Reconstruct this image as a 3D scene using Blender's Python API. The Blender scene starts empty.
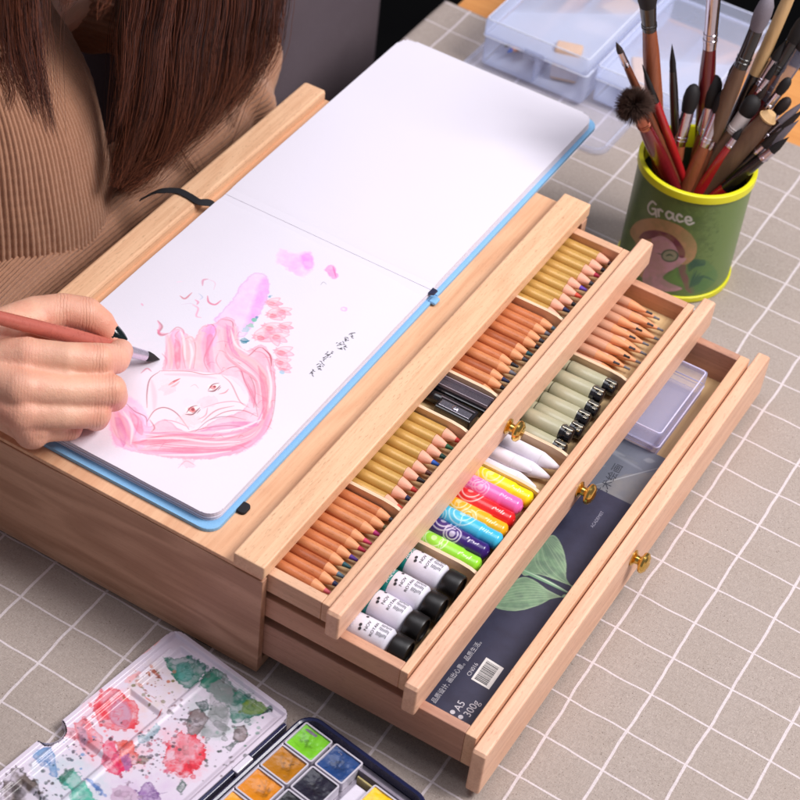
import bpy, bmesh, math, random
import numpy as np
from mathutils import Vector, Matrix
from mathutils.geometry import tessellate_polygon
random.seed(7); rng = np.random.default_rng(11)
SC = bpy.context.scene; COL = SC.collection
S = 0.001                                   # all sizes below are millimetres
# ---------------------------------------------------------------- camera model (solved from the photograph's perspective)
F = 1970.267; CAM = np.array([364.6409, -608.3185, 929.6]); RX, RY, RZ = 0.793807, -0.091947, 0.541812
def _rot():
    c, s = math.cos, math.sin
    X = np.array([[1,0,0],[0,c(RX),-s(RX)],[0,s(RX),c(RX)]])
    Y = np.array([[c(RY),0,s(RY)],[0,1,0],[-s(RY),0,c(RY)]])
    Z = np.array([[c(RZ),-s(RZ),0],[s(RZ),c(RZ),0],[0,0,1]])
    return Z @ Y @ X
ROT = _rot()
def at(u, v, z=None, x=None, y=None):
    """point of the place seen at photo position (u, v) on the plane z, x or y = const"""
    d = ROT @ np.array([(u-400)/F, -(v-400)/F, -1.0])
    t = (z-CAM[2])/d[2] if z is not None else (x-CAM[0])/d[0] if x is not None else (y-CAM[1])/d[1]
    return CAM + t*d
# ---------------------------------------------------------------- materials
def lin(c):
    return tuple(((x/255)/12.92 if x/255 <= .04045 else ((x/255+.055)/1.055)**2.4) for x in c[:3])
class NT:
    def __init__(s, name):
        s.m = bpy.data.materials.new(name); s.m.use_nodes = True; s.t = s.m.node_tree; s.n = s.t.nodes; s.n.clear()
        s.out = s.n.new('ShaderNodeOutputMaterial'); s.b = s.n.new('ShaderNodeBsdfPrincipled')
        s.t.links.new(s.b.outputs[0], s.out.inputs[0])
    def new(s, typ, **k):
        n = s.n.new(typ)
        for a, v in k.items():
            if a in ('operation','blend_type','data_type','attribute_name','noise_dimensions','feature','wave_type','bands_direction','wave_profile','layer_name','interpolation_type','musgrave_type','uv_map'): setattr(n, a, v)
            else: s.set(n.inputs[a.replace('_',' ')], v)
        return n
    def set(s, inp, v):
        if hasattr(v, 'is_output') or isinstance(v, bpy.types.NodeSocket): s.t.links.new(v, inp)
        else:
            try: inp.default_value = v
            except Exception: inp.default_value = (*v, 1)
    def math(s, op, a, b=None, c=None, clamp=False):
        n = s.n.new('ShaderNodeMath'); n.operation = op; n.use_clamp = clamp
        s.set(n.inputs[0], a)
        if b is not None: s.set(n.inputs[1], b)
        if c is not None: s.set(n.inputs[2], c)
        return n.outputs[0]
    def mix(s, f, a, b, blend='MIX'):
        n = s.n.new('ShaderNodeMix'); n.data_type = 'RGBA'; n.blend_type = blend
        s.set(n.inputs[0], f)
        for i, v in ((6, a), (7, b)):
            if isinstance(v, (tuple, list)): n.inputs[i].default_value = (*v[:3], 1)
            else: s.t.links.new(v, n.inputs[i])
        return n.outputs[2]
    def ramp(s, f, stops):
        n = s.n.new('ShaderNodeValToRGB'); s.set(n.inputs[0], f)
        e = n.color_ramp.elements
        while len(e) < len(stops): e.new(.5)
        for k, (p, c) in enumerate(stops): e[k].position = p; e[k].color = (*c, 1) if len(c) == 3 else c
        return n.outputs[0]
    def coord(s, scale=(1,1,1), kind='Object', rot=(0,0,0), loc=(0,0,0)):
        t = s.n.new('ShaderNodeTexCoord'); m = s.n.new('ShaderNodeMapping')
        m.inputs['Scale'].default_value = scale; m.inputs['Rotation'].default_value = rot; m.inputs['Location'].default_value = loc
        s.t.links.new(t.outputs[kind], m.inputs[0]); return m.outputs[0]
    def noise(s, vec, scale, detail=3, rough=.5):
        n = s.n.new('ShaderNodeTexNoise'); s.t.links.new(vec, n.inputs['Vector'])
        n.inputs['Scale'].default_value = scale; n.inputs['Detail'].default_value = detail; n.inputs['Roughness'].default_value = rough
        return n.outputs[0]
    def bump(s, h, dist, strength=1):
        n = s.n.new('ShaderNodeBump'); n.inputs['Distance'].default_value = dist*S; n.inputs['Strength'].default_value = strength
        s.t.links.new(h, n.inputs['Height']); s.t.links.new(n.outputs[0], s.b.inputs['Normal'])
_mc = {}
def plain(name, rgb, rough=.5, metal=0, var=.06, scale=300, coat=0, bump=0, sss=0, spec=.5):
    """a procedural paint: base colour broken up by fine noise"""
    if name in _mc: return _mc[name]
    n = NT(name); c = lin(rgb); v = n.coord()
    f = n.noise(v, scale, 3, .6)
    lo = tuple(x*(1-var) for x in c); hi = tuple(min(1, x*(1+var)) for x in c)
    n.set(n.b.inputs['Base Color'], n.ramp(f, [(.3, lo), (.7, hi)]))
    n.set(n.b.inputs['Roughness'], n.math('MULTIPLY_ADD', f, .15, rough-.07))
    n.b.inputs['Metallic'].default_value = metal; n.b.inputs['Coat Weight'].default_value = coat
    n.b.inputs['Coat Roughness'].default_value = .12; n.b.inputs['Specular IOR Level'].default_value = spec
    if sss: n.b.inputs['Subsurface Weight'].default_value = sss; n.b.inputs['Subsurface Scale'].default_value = .003
    if bump: n.bump(f, bump)
    _mc[name] = n.m; return n.m
def wood(name, base, dark, axis='Y', fleck=.55, rough=.45, seed=0, bands=.5, hairs=.75):
    n = NT(name); b, d = lin(base), lin(dark)
    L, W = 9, 140
    sc = {'X': (L, W, W), 'Y': (W, L, W), 'Z': (W, W, L)}[axis]
    v = n.coord(sc, loc=(seed, seed*.7, seed*1.3))
    fine = n.noise(v, 1.0, 4, .6)
    sc2 = {'X': (4, 22, 22), 'Y': (22, 4, 22), 'Z': (22, 22, 4)}[axis]
    v2 = n.coord(sc2, loc=(seed*2, seed, 0))
    big = n.noise(v2, 1.0, 3, .5)
    wv = n.math('SINE', n.math('MULTIPLY', big, 46))
    wv = n.math('MULTIPLY_ADD', wv, .5, .5)
    sc3 = {'X': (260, 1500, 1500), 'Y': (1500, 260, 1500), 'Z': (1500, 1500, 260)}[axis]
    fl = n.noise(n.coord(sc3, loc=(seed, 3, 1)), 1.0, 1, .4)
    flm = n.math('MULTIPLY', n.math('MULTIPLY', n.math('SUBTRACT', fl, .61, clamp=True), 7, clamp=True), fleck*.85)
    sc4 = {'X': (14, 620, 620), 'Y': (620, 14, 620), 'Z': (620, 620, 14)}[axis]
    hairline = n.noise(n.coord(sc4, loc=(seed, 0, 2)), 1.0, 2, .5)
    t = n.math('ADD', n.math('MULTIPLY', fine, .75), n.math('MULTIPLY', wv, bands*.35))
    t = n.math('ADD', t, n.math('MULTIPLY', n.math('SUBTRACT', hairline, .5), hairs))
    t = n.math('SUBTRACT', t, .2, clamp=True)
    col = n.ramp(t, [(.1, b), (.85, d)])
    col = n.mix(flm, col, tuple(x*.55 for x in d))
    cloud = n.noise(n.coord((5,5,5), loc=(seed,0,0)), 1.5, 2)
    col = n.mix(n.math('MULTIPLY', n.math('SUBTRACT', cloud, .4, clamp=True), .5), col, tuple(min(1, x*y) for x, y in zip(b, (1.12, .92, .85))))
    n.set(n.b.inputs['Base Color'], col)
    n.set(n.b.inputs['Roughness'], n.math('MULTIPLY_ADD', fine, .2, rough-.08))
    n.bump(n.math('ADD', fine, n.math('MULTIPLY', fl, .6)), .12, .5)
    return n.m
def painted(name, rough=.6, bump=.03, coat=0):
    n = NT(name); a = n.n.new('ShaderNodeVertexColor'); a.layer_name = 'paint'
    f = n.noise(n.coord(), 900, 3, .6)
    n.set(n.b.inputs['Base Color'], n.mix(.05, a.outputs[0], n.ramp(f, [(0, (0,0,0)), (1, (1,1,1))]), 'OVERLAY'))
    n.b.inputs['Roughness'].default_value = rough; n.b.inputs['Coat Weight'].default_value = coat; n.b.inputs['Coat Roughness'].default_value = .15
    if bump: n.bump(f, bump)
    return n.m
def clear(name, rgb, alpha, rough=.12, trans=.4):
    """thin milky plastic: part clear, part diffusing, glossy on top"""
    n = NT(name); tr = n.n.new('ShaderNodeBsdfTransparent'); mx = n.n.new('ShaderNodeMixShader'); tl = n.n.new('ShaderNodeBsdfTranslucent'); ms = n.n.new('ShaderNodeMixShader')
    c = lin(rgb); n.b.inputs['Base Color'].default_value = (*c, 1); n.b.inputs['Roughness'].default_value = rough
    tr.inputs[0].default_value = (.965, .97, .99, 1); tl.inputs[0].default_value = (*c, 1)
    f = n.noise(n.coord(), 60, 2)
    fr = n.n.new('ShaderNodeFresnel'); fr.inputs[0].default_value = 1.18
    fac = n.math('ADD', n.math('MULTIPLY_ADD', f, .08, alpha), fr.outputs[0], clamp=True)
    ms.inputs[0].default_value = trans
    n.t.links.new(n.b.outputs[0], ms.inputs[1]); n.t.links.new(tl.outputs[0], ms.inputs[2])
    n.set(mx.inputs[0], fac); n.t.links.new(tr.outputs[0], mx.inputs[1]); n.t.links.new(ms.outputs[0], mx.inputs[2]); n.t.links.new(mx.outputs[0], n.out.inputs[0])
    return n.m
# ---------------------------------------------------------------- mesh helpers
def BM(): return bmesh.new()
def bx(bm, x0, x1, y0, y1, z0, z1, bev=0, seg=2):
    vs = [bm.verts.new((x, y, z)) for z in (z0, z1) for y in (y0, y1) for x in (x0, x1)]
    fs = [bm.faces.new([vs[i] for i in q]) for q in ((0,2,3,1),(4,5,7,6),(0,1,5,4),(2,6,7,3),(0,4,6,2),(1,3,7,5))]
    if bev:
        es = list({e for f in fs for e in f.edges})
        bmesh.ops.bevel(bm, geom=es, offset=bev, segments=seg, affect='EDGES', profile=.5)
    return bm
def prism(bm, pts, z0, z1, bev=0):
    """an outline in the x-y plane given thickness"""
    a = 0
    for i in range(len(pts)): a += pts[i-1][0]*pts[i][1]-pts[i][0]*pts[i-1][1]
    if a < 0: pts = pts[::-1]
    lo = [bm.verts.new((x, y, z0)) for x, y in pts]; hi = [bm.verts.new((x, y, z1)) for x, y in pts]
    n = len(pts); fs = [bm.faces.new(hi), bm.faces.new(lo[::-1])]
    fs += [bm.faces.new((lo[i], lo[(i+1) % n], hi[(i+1) % n], hi[i])) for i in range(n)]
    if bev:
        es = [e for e in fs[0].edges]
        bmesh.ops.bevel(bm, geom=es, offset=bev, segments=2, affect='EDGES', profile=.5)
    return bm
def rrect(x0, x1, y0, y1, r, n=6, rs=None):
    rs = rs or (r,)*4; P = []
    for (cx, cy, a0), rr in zip(((x1, y1, 0), (x0, y1, 90), (x0, y0, 180), (x1, y0, 270)), rs):
        sx = -1 if cx == x1 else 1; sy = -1 if cy == y1 else 1
        if rr < .01: P.append((cx, cy)); continue
        for k in range(n+1):
            a = math.radians(a0+90*k/n); P.append((cx+sx*rr+rr*math.cos(a), cy+sy*rr+rr*math.sin(a)))
    return P
def frame_of(d):
    d = Vector(d).normalized(); u = Vector((0,0,1)) if abs(d.z) < .95 else Vector((0,1,0))
    a = d.cross(u).normalized(); return a, a.cross(d).normalized()
def tube(bm, pts, rad, seg=12, cap=True, flat=1.0):
    pts = [Vector(p) for p in pts]; n = len(pts)
    if not hasattr(rad, '__len__'): rad = [rad]*n
    rings = []; a = None
    for i, p in enumerate(pts):
        d = (pts[min(i+1, n-1)]-pts[max(i-1, 0)])
        if d.length < 1e-9: d = Vector((1,0,0))
        d.normalize()
        if a is None: a, b = frame_of(d)
        else:
            a = (a-d*a.dot(d)); a = a.normalized() if a.length > 1e-6 else frame_of(d)[0]; b = a.cross(d).normalized()
        rings.append([bm.verts.new(p+a*(rad[i]*math.cos(2*math.pi*k/seg))+b*(rad[i]*flat*math.sin(2*math.pi*k/seg))) for k in range(seg)])
    for r0, r1 in zip(rings, rings[1:]):
        for k in range(seg): bm.faces.new((r0[k], r0[(k+1) % seg], r1[(k+1) % seg], r1[k]))
    if cap: bm.faces.new(rings[0][::-1]); bm.faces.new(rings[-1])
    return bm
def axis_prof(bm, prof, seg=16, o=(0,0,0), cap=True):
    """solid of revolution about +X: prof = [(x, r)]"""
    return tube(bm, [(o[0]+x, o[1], o[2]) for x, r in prof], [r for x, r in prof], seg, cap)
def lathe(bm, prof, c=(0,0,0), seg=48):
    rings = [[bm.verts.new((c[0]+r*math.cos(2*math.pi*k/seg), c[1]+r*math.sin(2*math.pi*k/seg), c[2]+z)) for k in range(seg)] if r > 1e-6 else [bm.verts.new((c[0], c[1], c[2]+z))] for r, z in prof]
    for a, b in zip(rings, rings[1:]):
        for k in range(seg):
            j = (k+1) % seg
            if len(a) == 1 and len(b) == 1: continue
            if len(a) == 1: bm.faces.new((a[0], b[j], b[k]))
            elif len(b) == 1: bm.faces.new((a[k], a[j], b[0]))
            else: bm.faces.new((a[k], a[j], b[j], b[k]))
    return bm
def root_of(o):
    while o.parent: o = o.parent
    return o
def obj(name, bm, mat, parent=None, world=False, smooth=False, label=None, normals=True):
    """link a bmesh (millimetres) as ONE mesh object; world=True means its points are in place already"""
    me = bpy.data.meshes.new(name)
    if normals: bmesh.ops.recalc_face_normals(bm, faces=bm.faces[:])
    bm.to_mesh(me); bm.free()
    return link(name, me, mat, parent, world, smooth, label)
def link(name, me, mat, parent=None, world=False, smooth=False, label=None):
    me.transform(Matrix.Scale(S, 4))
    if parent is not None and world: me.transform(root_of(parent).matrix_basis.inverted())
    if smooth:
        me.shade_smooth()
        if smooth != 2:
            try: me.set_sharp_from_angle(angle=math.radians(38))
            except Exception: pass
    me.materials.append(mat)
    o = bpy.data.objects.new(name, me); COL.objects.link(o)
    if parent is not None: o.parent = parent
    if label: o['label'] = label
    return o
def thing(name, label, cat, loc=(0,0,0), rotz=0, group=None):
    o = bpy.data.objects.new(name, None); COL.objects.link(o); o.empty_display_size = .02
    o.location = [c*S for c in loc]; o.rotation_euler = (0, 0, rotz); o['label'] = label; o['category'] = cat
    if group: o['group'] = group
    return o
def children(o): return [c for c in bpy.data.objects if c.parent == o]
def dup(root, kids, loc, rot=None, label=None, group=None, scale=None, mats=None):
    r = root.copy(); COL.objects.link(r); r.location = [c*S for c in loc]
    if rot is not None: r.rotation_euler = rot
    if scale: r.scale = scale
    if label: r['label'] = label
    if group: r['group'] = group
    for ch in kids:
        c = ch.copy(); COL.objects.link(c); c.parent = r
        if mats and ch.name.split('.')[0] in mats:
            c.data = ch.data.copy(); c.data.materials[0] = mats[ch.name.split('.')[0]]
    return r
def tagstruct(o): o['kind'] = 'structure'; return o
def spline(pts, n=8):
    P = [np.array(p, float) for p in pts]
    if len(P) < 3: return [P[0]+(P[-1]-P[0])*t for t in np.linspace(0, 1, n+1)]
    Q = [2*P[0]-P[1]]+P+[2*P[-1]-P[-2]]; out = []
    for i in range(1, len(Q)-2):
        for t in np.linspace(0, 1, n, endpoint=False):
            a, b, c, d = Q[i-1], Q[i], Q[i+1], Q[i+2]
            out.append(.5*((2*b)+(c-a)*t+(2*a-5*b+4*c-d)*t*t+(3*b-3*c+d-a)*t**3))
    out.append(P[-1]); return out
# ---------------------------------------------------------------- procedural painting: a grid whose vertices carry colour
def fbm(h, w, cell, octv=4, seed=0):
    r = np.random.default_rng(seed); out = np.zeros((h, w)); amp = 1; tot = 0
    for o in range(octv):
        c = max(1.0, cell/2**o); gh, gw = int(h/c)+3, int(w/c)+3; g = r.random((gh, gw))
        y = np.arange(h)/c; x = np.arange(w)/c; y0 = y.astype(int); x0 = x.astype(int)
        fy = (y-y0)[:, None]; fx = (x-x0)[None]; fy = fy*fy*(3-2*fy); fx = fx*fx*(3-2*fx)
        a = g[np.ix_(y0, x0)]; b = g[np.ix_(y0, x0+1)]; c_ = g[np.ix_(y0+1, x0)]; d = g[np.ix_(y0+1, x0+1)]
        out += amp*((a*(1-fx)+b*fx)*(1-fy)+(c_*(1-fx)+d*fx)*fy); tot += amp; amp *= .55
    return out/tot
class Canvas:
    def __init__(s, x0, x1, y0, y1, res, base):
        s.x0, s.x1, s.y0, s.y1 = x0, x1, y0, y1
        s.w = int(round((x1-x0)/res))+1; s.h = int(round((y1-y0)/res))+1; s.res = res
        s.X, s.Y = np.meshgrid(np.linspace(x0, x1, s.w), np.linspace(y0, y1, s.h))
        s.a = np.ones((s.h, s.w, 3))*np.array(lin(base)); s.n1 = fbm(s.h, s.w, 6/res, 5, 5); s.n2 = fbm(s.h, s.w, 2.5/res, 4, 9); s.n3 = fbm(s.h, s.w, 14/res, 4, 3)
    def box(s, P, pad):
        P = np.array(P); sx = (s.w-1)/(s.x1-s.x0); sy = (s.h-1)/(s.y1-s.y0)
        i0 = int(max(0, (P[:,1].min()-pad-s.y0)*sy)); i1 = int(min(s.h, (P[:,1].max()+pad-s.y0)*sy+2))
        j0 = int(max(0, (P[:,0].min()-pad-s.x0)*sx)); j1 = int(min(s.w, (P[:,0].max()+pad-s.x0)*sx+2))
        return slice(i0, max(i0, i1)), slice(j0, max(j0, j1))
    def put(s, sl, A, col):
        A = np.clip(A, 0, 1)[..., None]; s.a[sl] = s.a[sl]*(1-A)+np.array(lin(col))*A
    def stroke(s, pts, w, col, a=1.0, soft=.5, taper=True, smooth=True, dry=0):
        P = np.array(spline(pts, 6) if smooth and len(pts) > 2 else pts, float)[:, :2]
        sl = s.box(P, w+soft+1); X, Y = s.X[sl], s.Y[sl]
        if X.size == 0: return
        best = np.full(X.shape, 1e9); n = len(P)-1
        for k in range(n):
            p, q = P[k], P[k+1]; d = q-p; L = d@d+1e-9
            t = np.clip(((X-p[0])*d[0]+(Y-p[1])*d[1])/L, 0, 1)
            D = np.hypot(X-p[0]-t*d[0], Y-p[1]-t*d[1])
            tt = (k+t)/n; ww = w*.5*(np.sin(np.pi*np.clip(tt*.92+.04, 0, 1))**.6 if taper else 1)
            best = np.minimum(best, D-ww)
        A = a*np.clip(.5-best/soft, 0, 1)
        if dry: A = A*np.clip((s.n2[sl]-.5+.5*(1-dry))*4, 0, 1)
        s.put(sl, A, col)
    def poly(s, pts, col, a=1.0, soft=.4, rough=0, edge=0, var=.3, edgecol=None, smooth=True, seed=0):
        P = np.array(pts, float)[:, :2]
        if smooth: P = np.array(spline([*P, P[0]], 5))[:-1]
        sl = s.box(P, rough+soft+1.5); X, Y = s.X[sl], s.Y[sl]
        if X.size == 0: return
        ins = np.zeros(X.shape, bool); D = np.full(X.shape, 1e9); n = len(P)
        for k in range(n):
            p, q = P[k], P[(k+1) % n]; d = q-p; L = d@d+1e-9
            t = np.clip(((X-p[0])*d[0]+(Y-p[1])*d[1])/L, 0, 1); D = np.minimum(D, np.hypot(X-p[0]-t*d[0], Y-p[1]-t*d[1]))
            c = ((p[1] > Y) != (q[1] > Y)); xx = d[0]*(Y-p[1])/(d[1] if abs(d[1]) > 1e-9 else 1e-9)+p[0]; ins ^= c & (X < xx)
        sd = np.where(ins, -D, D)
        N1, N2 = np.roll(s.n1, seed*37, 1)[sl], np.roll(s.n2, seed*23, 0)[sl]
        sd = sd+(N1-.5)*rough*2.6+(N2-.5)*rough*4.2
        m = np.clip(.5-sd/soft, 0, 1); A = a*m*(1-var+2*var*np.clip((N1-.3)*1.8, 0, 1))
        s.put(sl, A, col)
        if edge: s.put(sl, edge*m*np.exp(-(sd+soft*.5)**2/(2*(.45)**2)), edgecol or col)
    def blob(s, c, r, col, a=1.0, rough=1.0, edge=0, soft=.4, var=.4, edgecol=None, seed=0, ang=0, asp=1):
        P = []
        for k in range(14):
            t = 2*math.pi*k/14; x, y = r*math.cos(t), r*asp*math.sin(t)
            P.append((c[0]+x*math.cos(ang)-y*math.sin(ang), c[1]+x*math.sin(ang)+y*math.cos(ang)))
        s.poly(P, col, a, soft, rough, edge, var, edgecol, seed=seed)
    def inside(s, pts):
        P = np.array(spline([*[tuple(q) for q in pts], tuple(pts[0])], 5))[:-1]; ins = np.zeros(s.X.shape, bool)
        for k in range(len(P)):
            p, q = P[k-1], P[k]; c = ((p[1] > s.Y) != (q[1] > s.Y)); xx = (q[0]-p[0])*(s.Y-p[1])/((q[1]-p[1]) if abs(q[1]-p[1]) > 1e-9 else 1e-9)+p[0]; ins ^= c & (s.X < xx)
        return ins
    def splat(s, pts, col, a=1.0, soft=.5, rough=0, edge=0, var=.3, edgecol=None, smooth=True, seed=0):
        """a dried puddle of paint: ragged body, inner tide marks, runs and satellites"""
        s.poly(pts, col, min(1, a*1.1), soft, rough, edge, var, edgecol, smooth, seed)
        P = np.array(pts, float); c0 = P.mean(0); R = np.abs(P-c0).mean(); r = np.random.default_rng(int(abs(c0[0]*7+c0[1]*3)) % 9999)
        ec = edgecol or tuple(int(x*.72) for x in col)
        for k in range(4):
            q = c0+(P[r.integers(len(P))]-c0)*r.uniform(.1, .7); s.blob(q, R*r.uniform(.25, .6), [col, ec, tuple(min(255, int(x*.6+88)) for x in col)][k % 3], a*.6, .7, .35, .5, .7, ec, int(r.integers(9)), r.uniform(0, 3), r.uniform(.4, 1))
        for k in range(9):
            q = c0+(P[r.integers(len(P))]-c0)*r.uniform(.92, 1.25); s.blob(q, R*r.uniform(.05, .2), [col, ec][k % 2], a*.8, .5, .5, .4, .6, ec, int(r.integers(9)), r.uniform(0, 3), r.uniform(.4, 1))
        for k in range(7):
            q = c0+(P[r.integers(len(P))]-c0)*r.uniform(.3, 1.0); d = r.normal(size=2)*R*.35; s.stroke([q, q+d*.5+r.normal(size=2)*.6, q+d], r.uniform(.35, .8), ec, a*.7, .4)
    def specks(s, c, spread, n, rmax, cols, a=.9, seed=0):
        r = np.random.default_rng(seed)
        for k in range(n):
            p = (c[0]+r.normal()*spread, c[1]+r.normal()*spread); s.blob(p, rmax*r.random()**2+.25, cols[r.integers(len(cols))], a, .25, seed=int(r.integers(9)))
    def mesh(s, name, fn, mat, parent, world=True, smooth=True):
        """fn(X, Y) -> x, y, z arrays (millimetres)"""
        x, y, z = fn(s.X, s.Y); co = np.stack([x, y, z], -1).reshape(-1, 3)
        idx = np.arange(s.h*s.w).reshape(s.h, s.w)
        q = np.stack([idx[:-1,:-1], idx[:-1,1:], idx[1:,1:], idx[1:,:-1]], -1).reshape(-1, 4)
        me = bpy.data.meshes.new(name); me.vertices.add(len(co)); me.vertices.foreach_set('co', co.ravel())
        me.loops.add(q.size); me.loops.foreach_set('vertex_index', q.ravel()); me.polygons.add(len(q)); me.polygons.foreach_set('loop_start', np.arange(len(q))*4)
        me.update(calc_edges=True)
        at_ = me.color_attributes.new('paint', 'FLOAT_COLOR', 'POINT')
        at_.data.foreach_set('color', np.concatenate([s.a.reshape(-1, 3), np.ones((s.h*s.w, 1))], 1).ravel())
        return link(name, me, mat, parent, world, 2 if smooth else False)
def grid_mesh(name, P, mat, parent=None, world=True, closed=False, uv=None, smooth=2):
    """P: (h, w, 3) array of points"""
    h, w = P.shape[:2]; idx = np.arange(h*w).reshape(h, w)
    if closed: nx = np.roll(idx, -1, 1); q = np.stack([idx[:-1], nx[:-1], nx[1:], idx[1:]], -1).reshape(-1, 4)
    else: q = np.stack([idx[:-1,:-1], idx[:-1,1:], idx[1:,1:], idx[1:,:-1]], -1).reshape(-1, 4)
    me = bpy.data.meshes.new(name); me.vertices.add(h*w); me.vertices.foreach_set('co', P.reshape(-1, 3).ravel())
    me.loops.add(q.size); me.loops.foreach_set('vertex_index', q.ravel()); me.polygons.add(len(q)); me.polygons.foreach_set('loop_start', np.arange(len(q))*4)
    me.update(calc_edges=True)
    if uv is not None:
        l = me.uv_layers.new(name='UVMap'); l.data.foreach_set('uv', uv.reshape(-1, 2)[q.ravel()].ravel())
    return link(name, me, mat, parent, world, smooth)
def text2d(s, size, align='LEFT'):
    """flat lettering -> list of 2-D points and faces (millimetres)"""
    cu = bpy.data.curves.new('lettering', 'FONT'); cu.body = s; cu.size = size; cu.align_x = align; cu.resolution_u = 3
    o = bpy.data.objects.new('lettering', cu); COL.objects.link(o); dg = bpy.context.evaluated_depsgraph_get()
    me = bpy.data.meshes.new_from_object(o.evaluated_get(dg)); v = [(a.co.x, a.co.y) for a in me.vertices]; f = [tuple(p.vertices) for p in me.polygons]
    bpy.data.objects.remove(o); bpy.data.curves.remove(cu); bpy.data.meshes.remove(me); return v, f
def put_text(bm, s, size, fn, align='LEFT'):
    v, f = text2d(s, size, align); vs = [bm.verts.new(fn(x, y)) for x, y in v]
    for q in f:
        try: bm.faces.new([vs[i] for i in q])
        except ValueError: pass
# ================================================================= the table, the cloth, the floor
M_top = wood('beech_top', (238,194,156), (206,150,112), 'Y', .5, .42, 1)
M_front = wood('beech_front', (238,192,162), (206,150,122), 'Y', .45, .42, 4)
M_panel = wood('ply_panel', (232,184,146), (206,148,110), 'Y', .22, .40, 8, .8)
M_side = wood('shaded_beech_side', (206,160,132), (164,118,92), 'X', .25, .5, 3, 1.3, .35)  # the shade on the box sides is put into this darker brown
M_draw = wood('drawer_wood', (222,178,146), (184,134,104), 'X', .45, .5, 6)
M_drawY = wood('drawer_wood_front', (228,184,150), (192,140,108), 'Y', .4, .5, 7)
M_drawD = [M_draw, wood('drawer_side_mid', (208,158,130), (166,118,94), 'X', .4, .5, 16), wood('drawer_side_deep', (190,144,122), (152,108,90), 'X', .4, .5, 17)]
M_floor_d = wood('drawer_bottom', (214,184,136), (190,156,108), 'Y', .15, .5, 9)
M_end = wood('end_grain', (196,136,100), (160,102,72), 'Z', .5, .6, 2)

n = NT('dark_floor'); f = n.noise(n.coord(), 6, 4); n.set(n.b.inputs['Base Color'], n.ramp(f, [(.3, (.0015,.0015,.002)), (.8, (.004,.004,.004))])); n.b.inputs['Roughness'].default_value = .8; n.b.inputs['Specular IOR Level'].default_value = .1
fl = obj('floor', bx(BM(), -3000, 3000, -3000, 3500, -760, -750), n.m); tagstruct(fl)
M_table = wood('orange_table_wood', (226,158,92), (200,128,66), 'X', .2, .4, 12)
table = thing('table', 'orange-brown wooden table that shows past the far edge of the tablecloth', 'table', (300, 50, 0))
obj('tabletop', bx(BM(), -262, 900, -700, 795, -28, -2.4, 2), M_table, table, True)
for x in (-235, 870):
    for y in (-670, 765): obj('leg', bx(BM(), x-22, x+22, y-22, y+22, -749.5, -28.3, 2), M_table, table, True)

# tablecloth: a woven check measured from the photograph, slightly uneven like real cloth
G0 = np.array([117.156, 423.93]); GA = np.array([[39.658, .217], [-1.101, -33.165]]); GI = np.linalg.inv(GA)
ctl = [((-149,1),(.219,-.03)),((-111,0),(.17,-.032)),((-72,1),(.162,-.084)),((-148,-33),(.248,-.007)),((-110,-32),(.193,-.05)),((-73,-33),(.13,-.06)),((-110,-64),(.198,-.1)),((-108,-97),(.23,-.09)),
 ((121,-4),(.021,-.1)),((86,-4),(.148,-.072)),((40,-1),(-.026,-.108)),((-244,617),(-.068,.485)),((-246,652),(-.125,.416)),((-46,562),(-.103,-.032)),((-43,596),(-.006,-.059)),((-44,522),(-.038,.161)),
 ((250,100),(0,0)),((200,200),(0,0)),((160,300),(0,0)),((240,350),(0,0)),((160,400),(0,0)),((150,560),(0,0)),((300,0),(0,0))]
nx, ny = 240, 270
xs = np.concatenate([np.linspace(-270, 640, nx)]); ys = np.linspace(-420, 688, ny)
X, Y = np.meshgrid(xs, ys)
uv = np.stack([GI[0,0]*(X-G0[0])+GI[0,1]*(Y-G0[1]), GI[1,0]*(X-G0[0])+GI[1,1]*(Y-G0[1])], -1)
W = np.zeros(X.shape)+.02; D = np.zeros(uv.shape)
for (cx, cy), (du, dv) in ctl:
    w = np.exp(-((X-cx)**2+(Y-cy)**2)/(2*55**2)); W += w; D += w[..., None]*np.array([du, dv])
uv = uv-D/W[..., None]
Z = (fbm(ny, nx, 30, 3, 4)-.5)*3.6+(fbm(ny, nx, 12, 2, 8)-.5)*.5
under = np.clip((-X+190)/60, 0, 1)*np.clip((Y+40)/40, 0, 1)*np.clip((520-Y)/60, 0, 1)       # pressed flat below the box
Z = Z*(1-under)-under*.4+.2+(1-under)*.6
Z = np.maximum(Z, -1.6)
P = np.stack([X, Y, Z], -1)
# the edge that hangs over the near side of the table
hang = []
for k, dz in enumerate((3, 12, 30, 60, 110, 170)):
    q = P[:, 0].copy(); q[:, 0] = -270-[1.5, 4, 6, 8, 9, 10][k]+(fbm(ny, 2, 14, 2, 5)[:, 0]-.5)*k*4; q[:, 2] = -dz; hang.insert(0, q)
P = np.concatenate([np.stack(hang, 1), P], 1)
huv = [np.stack([uv[:, 0, 0]-dz/39.7, uv[:, 0, 1]], -1) for dz in (170, 110, 60, 30, 12, 3)]
uv = np.concatenate([np.stack(huv, 1), uv], 1)
n = NT('checked_cloth'); u = n.n.new('ShaderNodeUVMap'); u.uv_map = 'UVMap'
oc = n.coord(); wob = n.n.new('ShaderNodeTexNoise'); n.t.links.new(oc, wob.inputs['Vector']); wob.inputs['Scale'].default_value = 28; wob.inputs['Detail'].default_value = 2
sep = n.n.new('ShaderNodeSeparateXYZ'); n.t.links.new(u.outputs[0], sep.inputs[0]); sw = n.n.new('ShaderNodeSeparateColor'); n.t.links.new(wob.outputs['Color'], sw.inputs[0])
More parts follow.
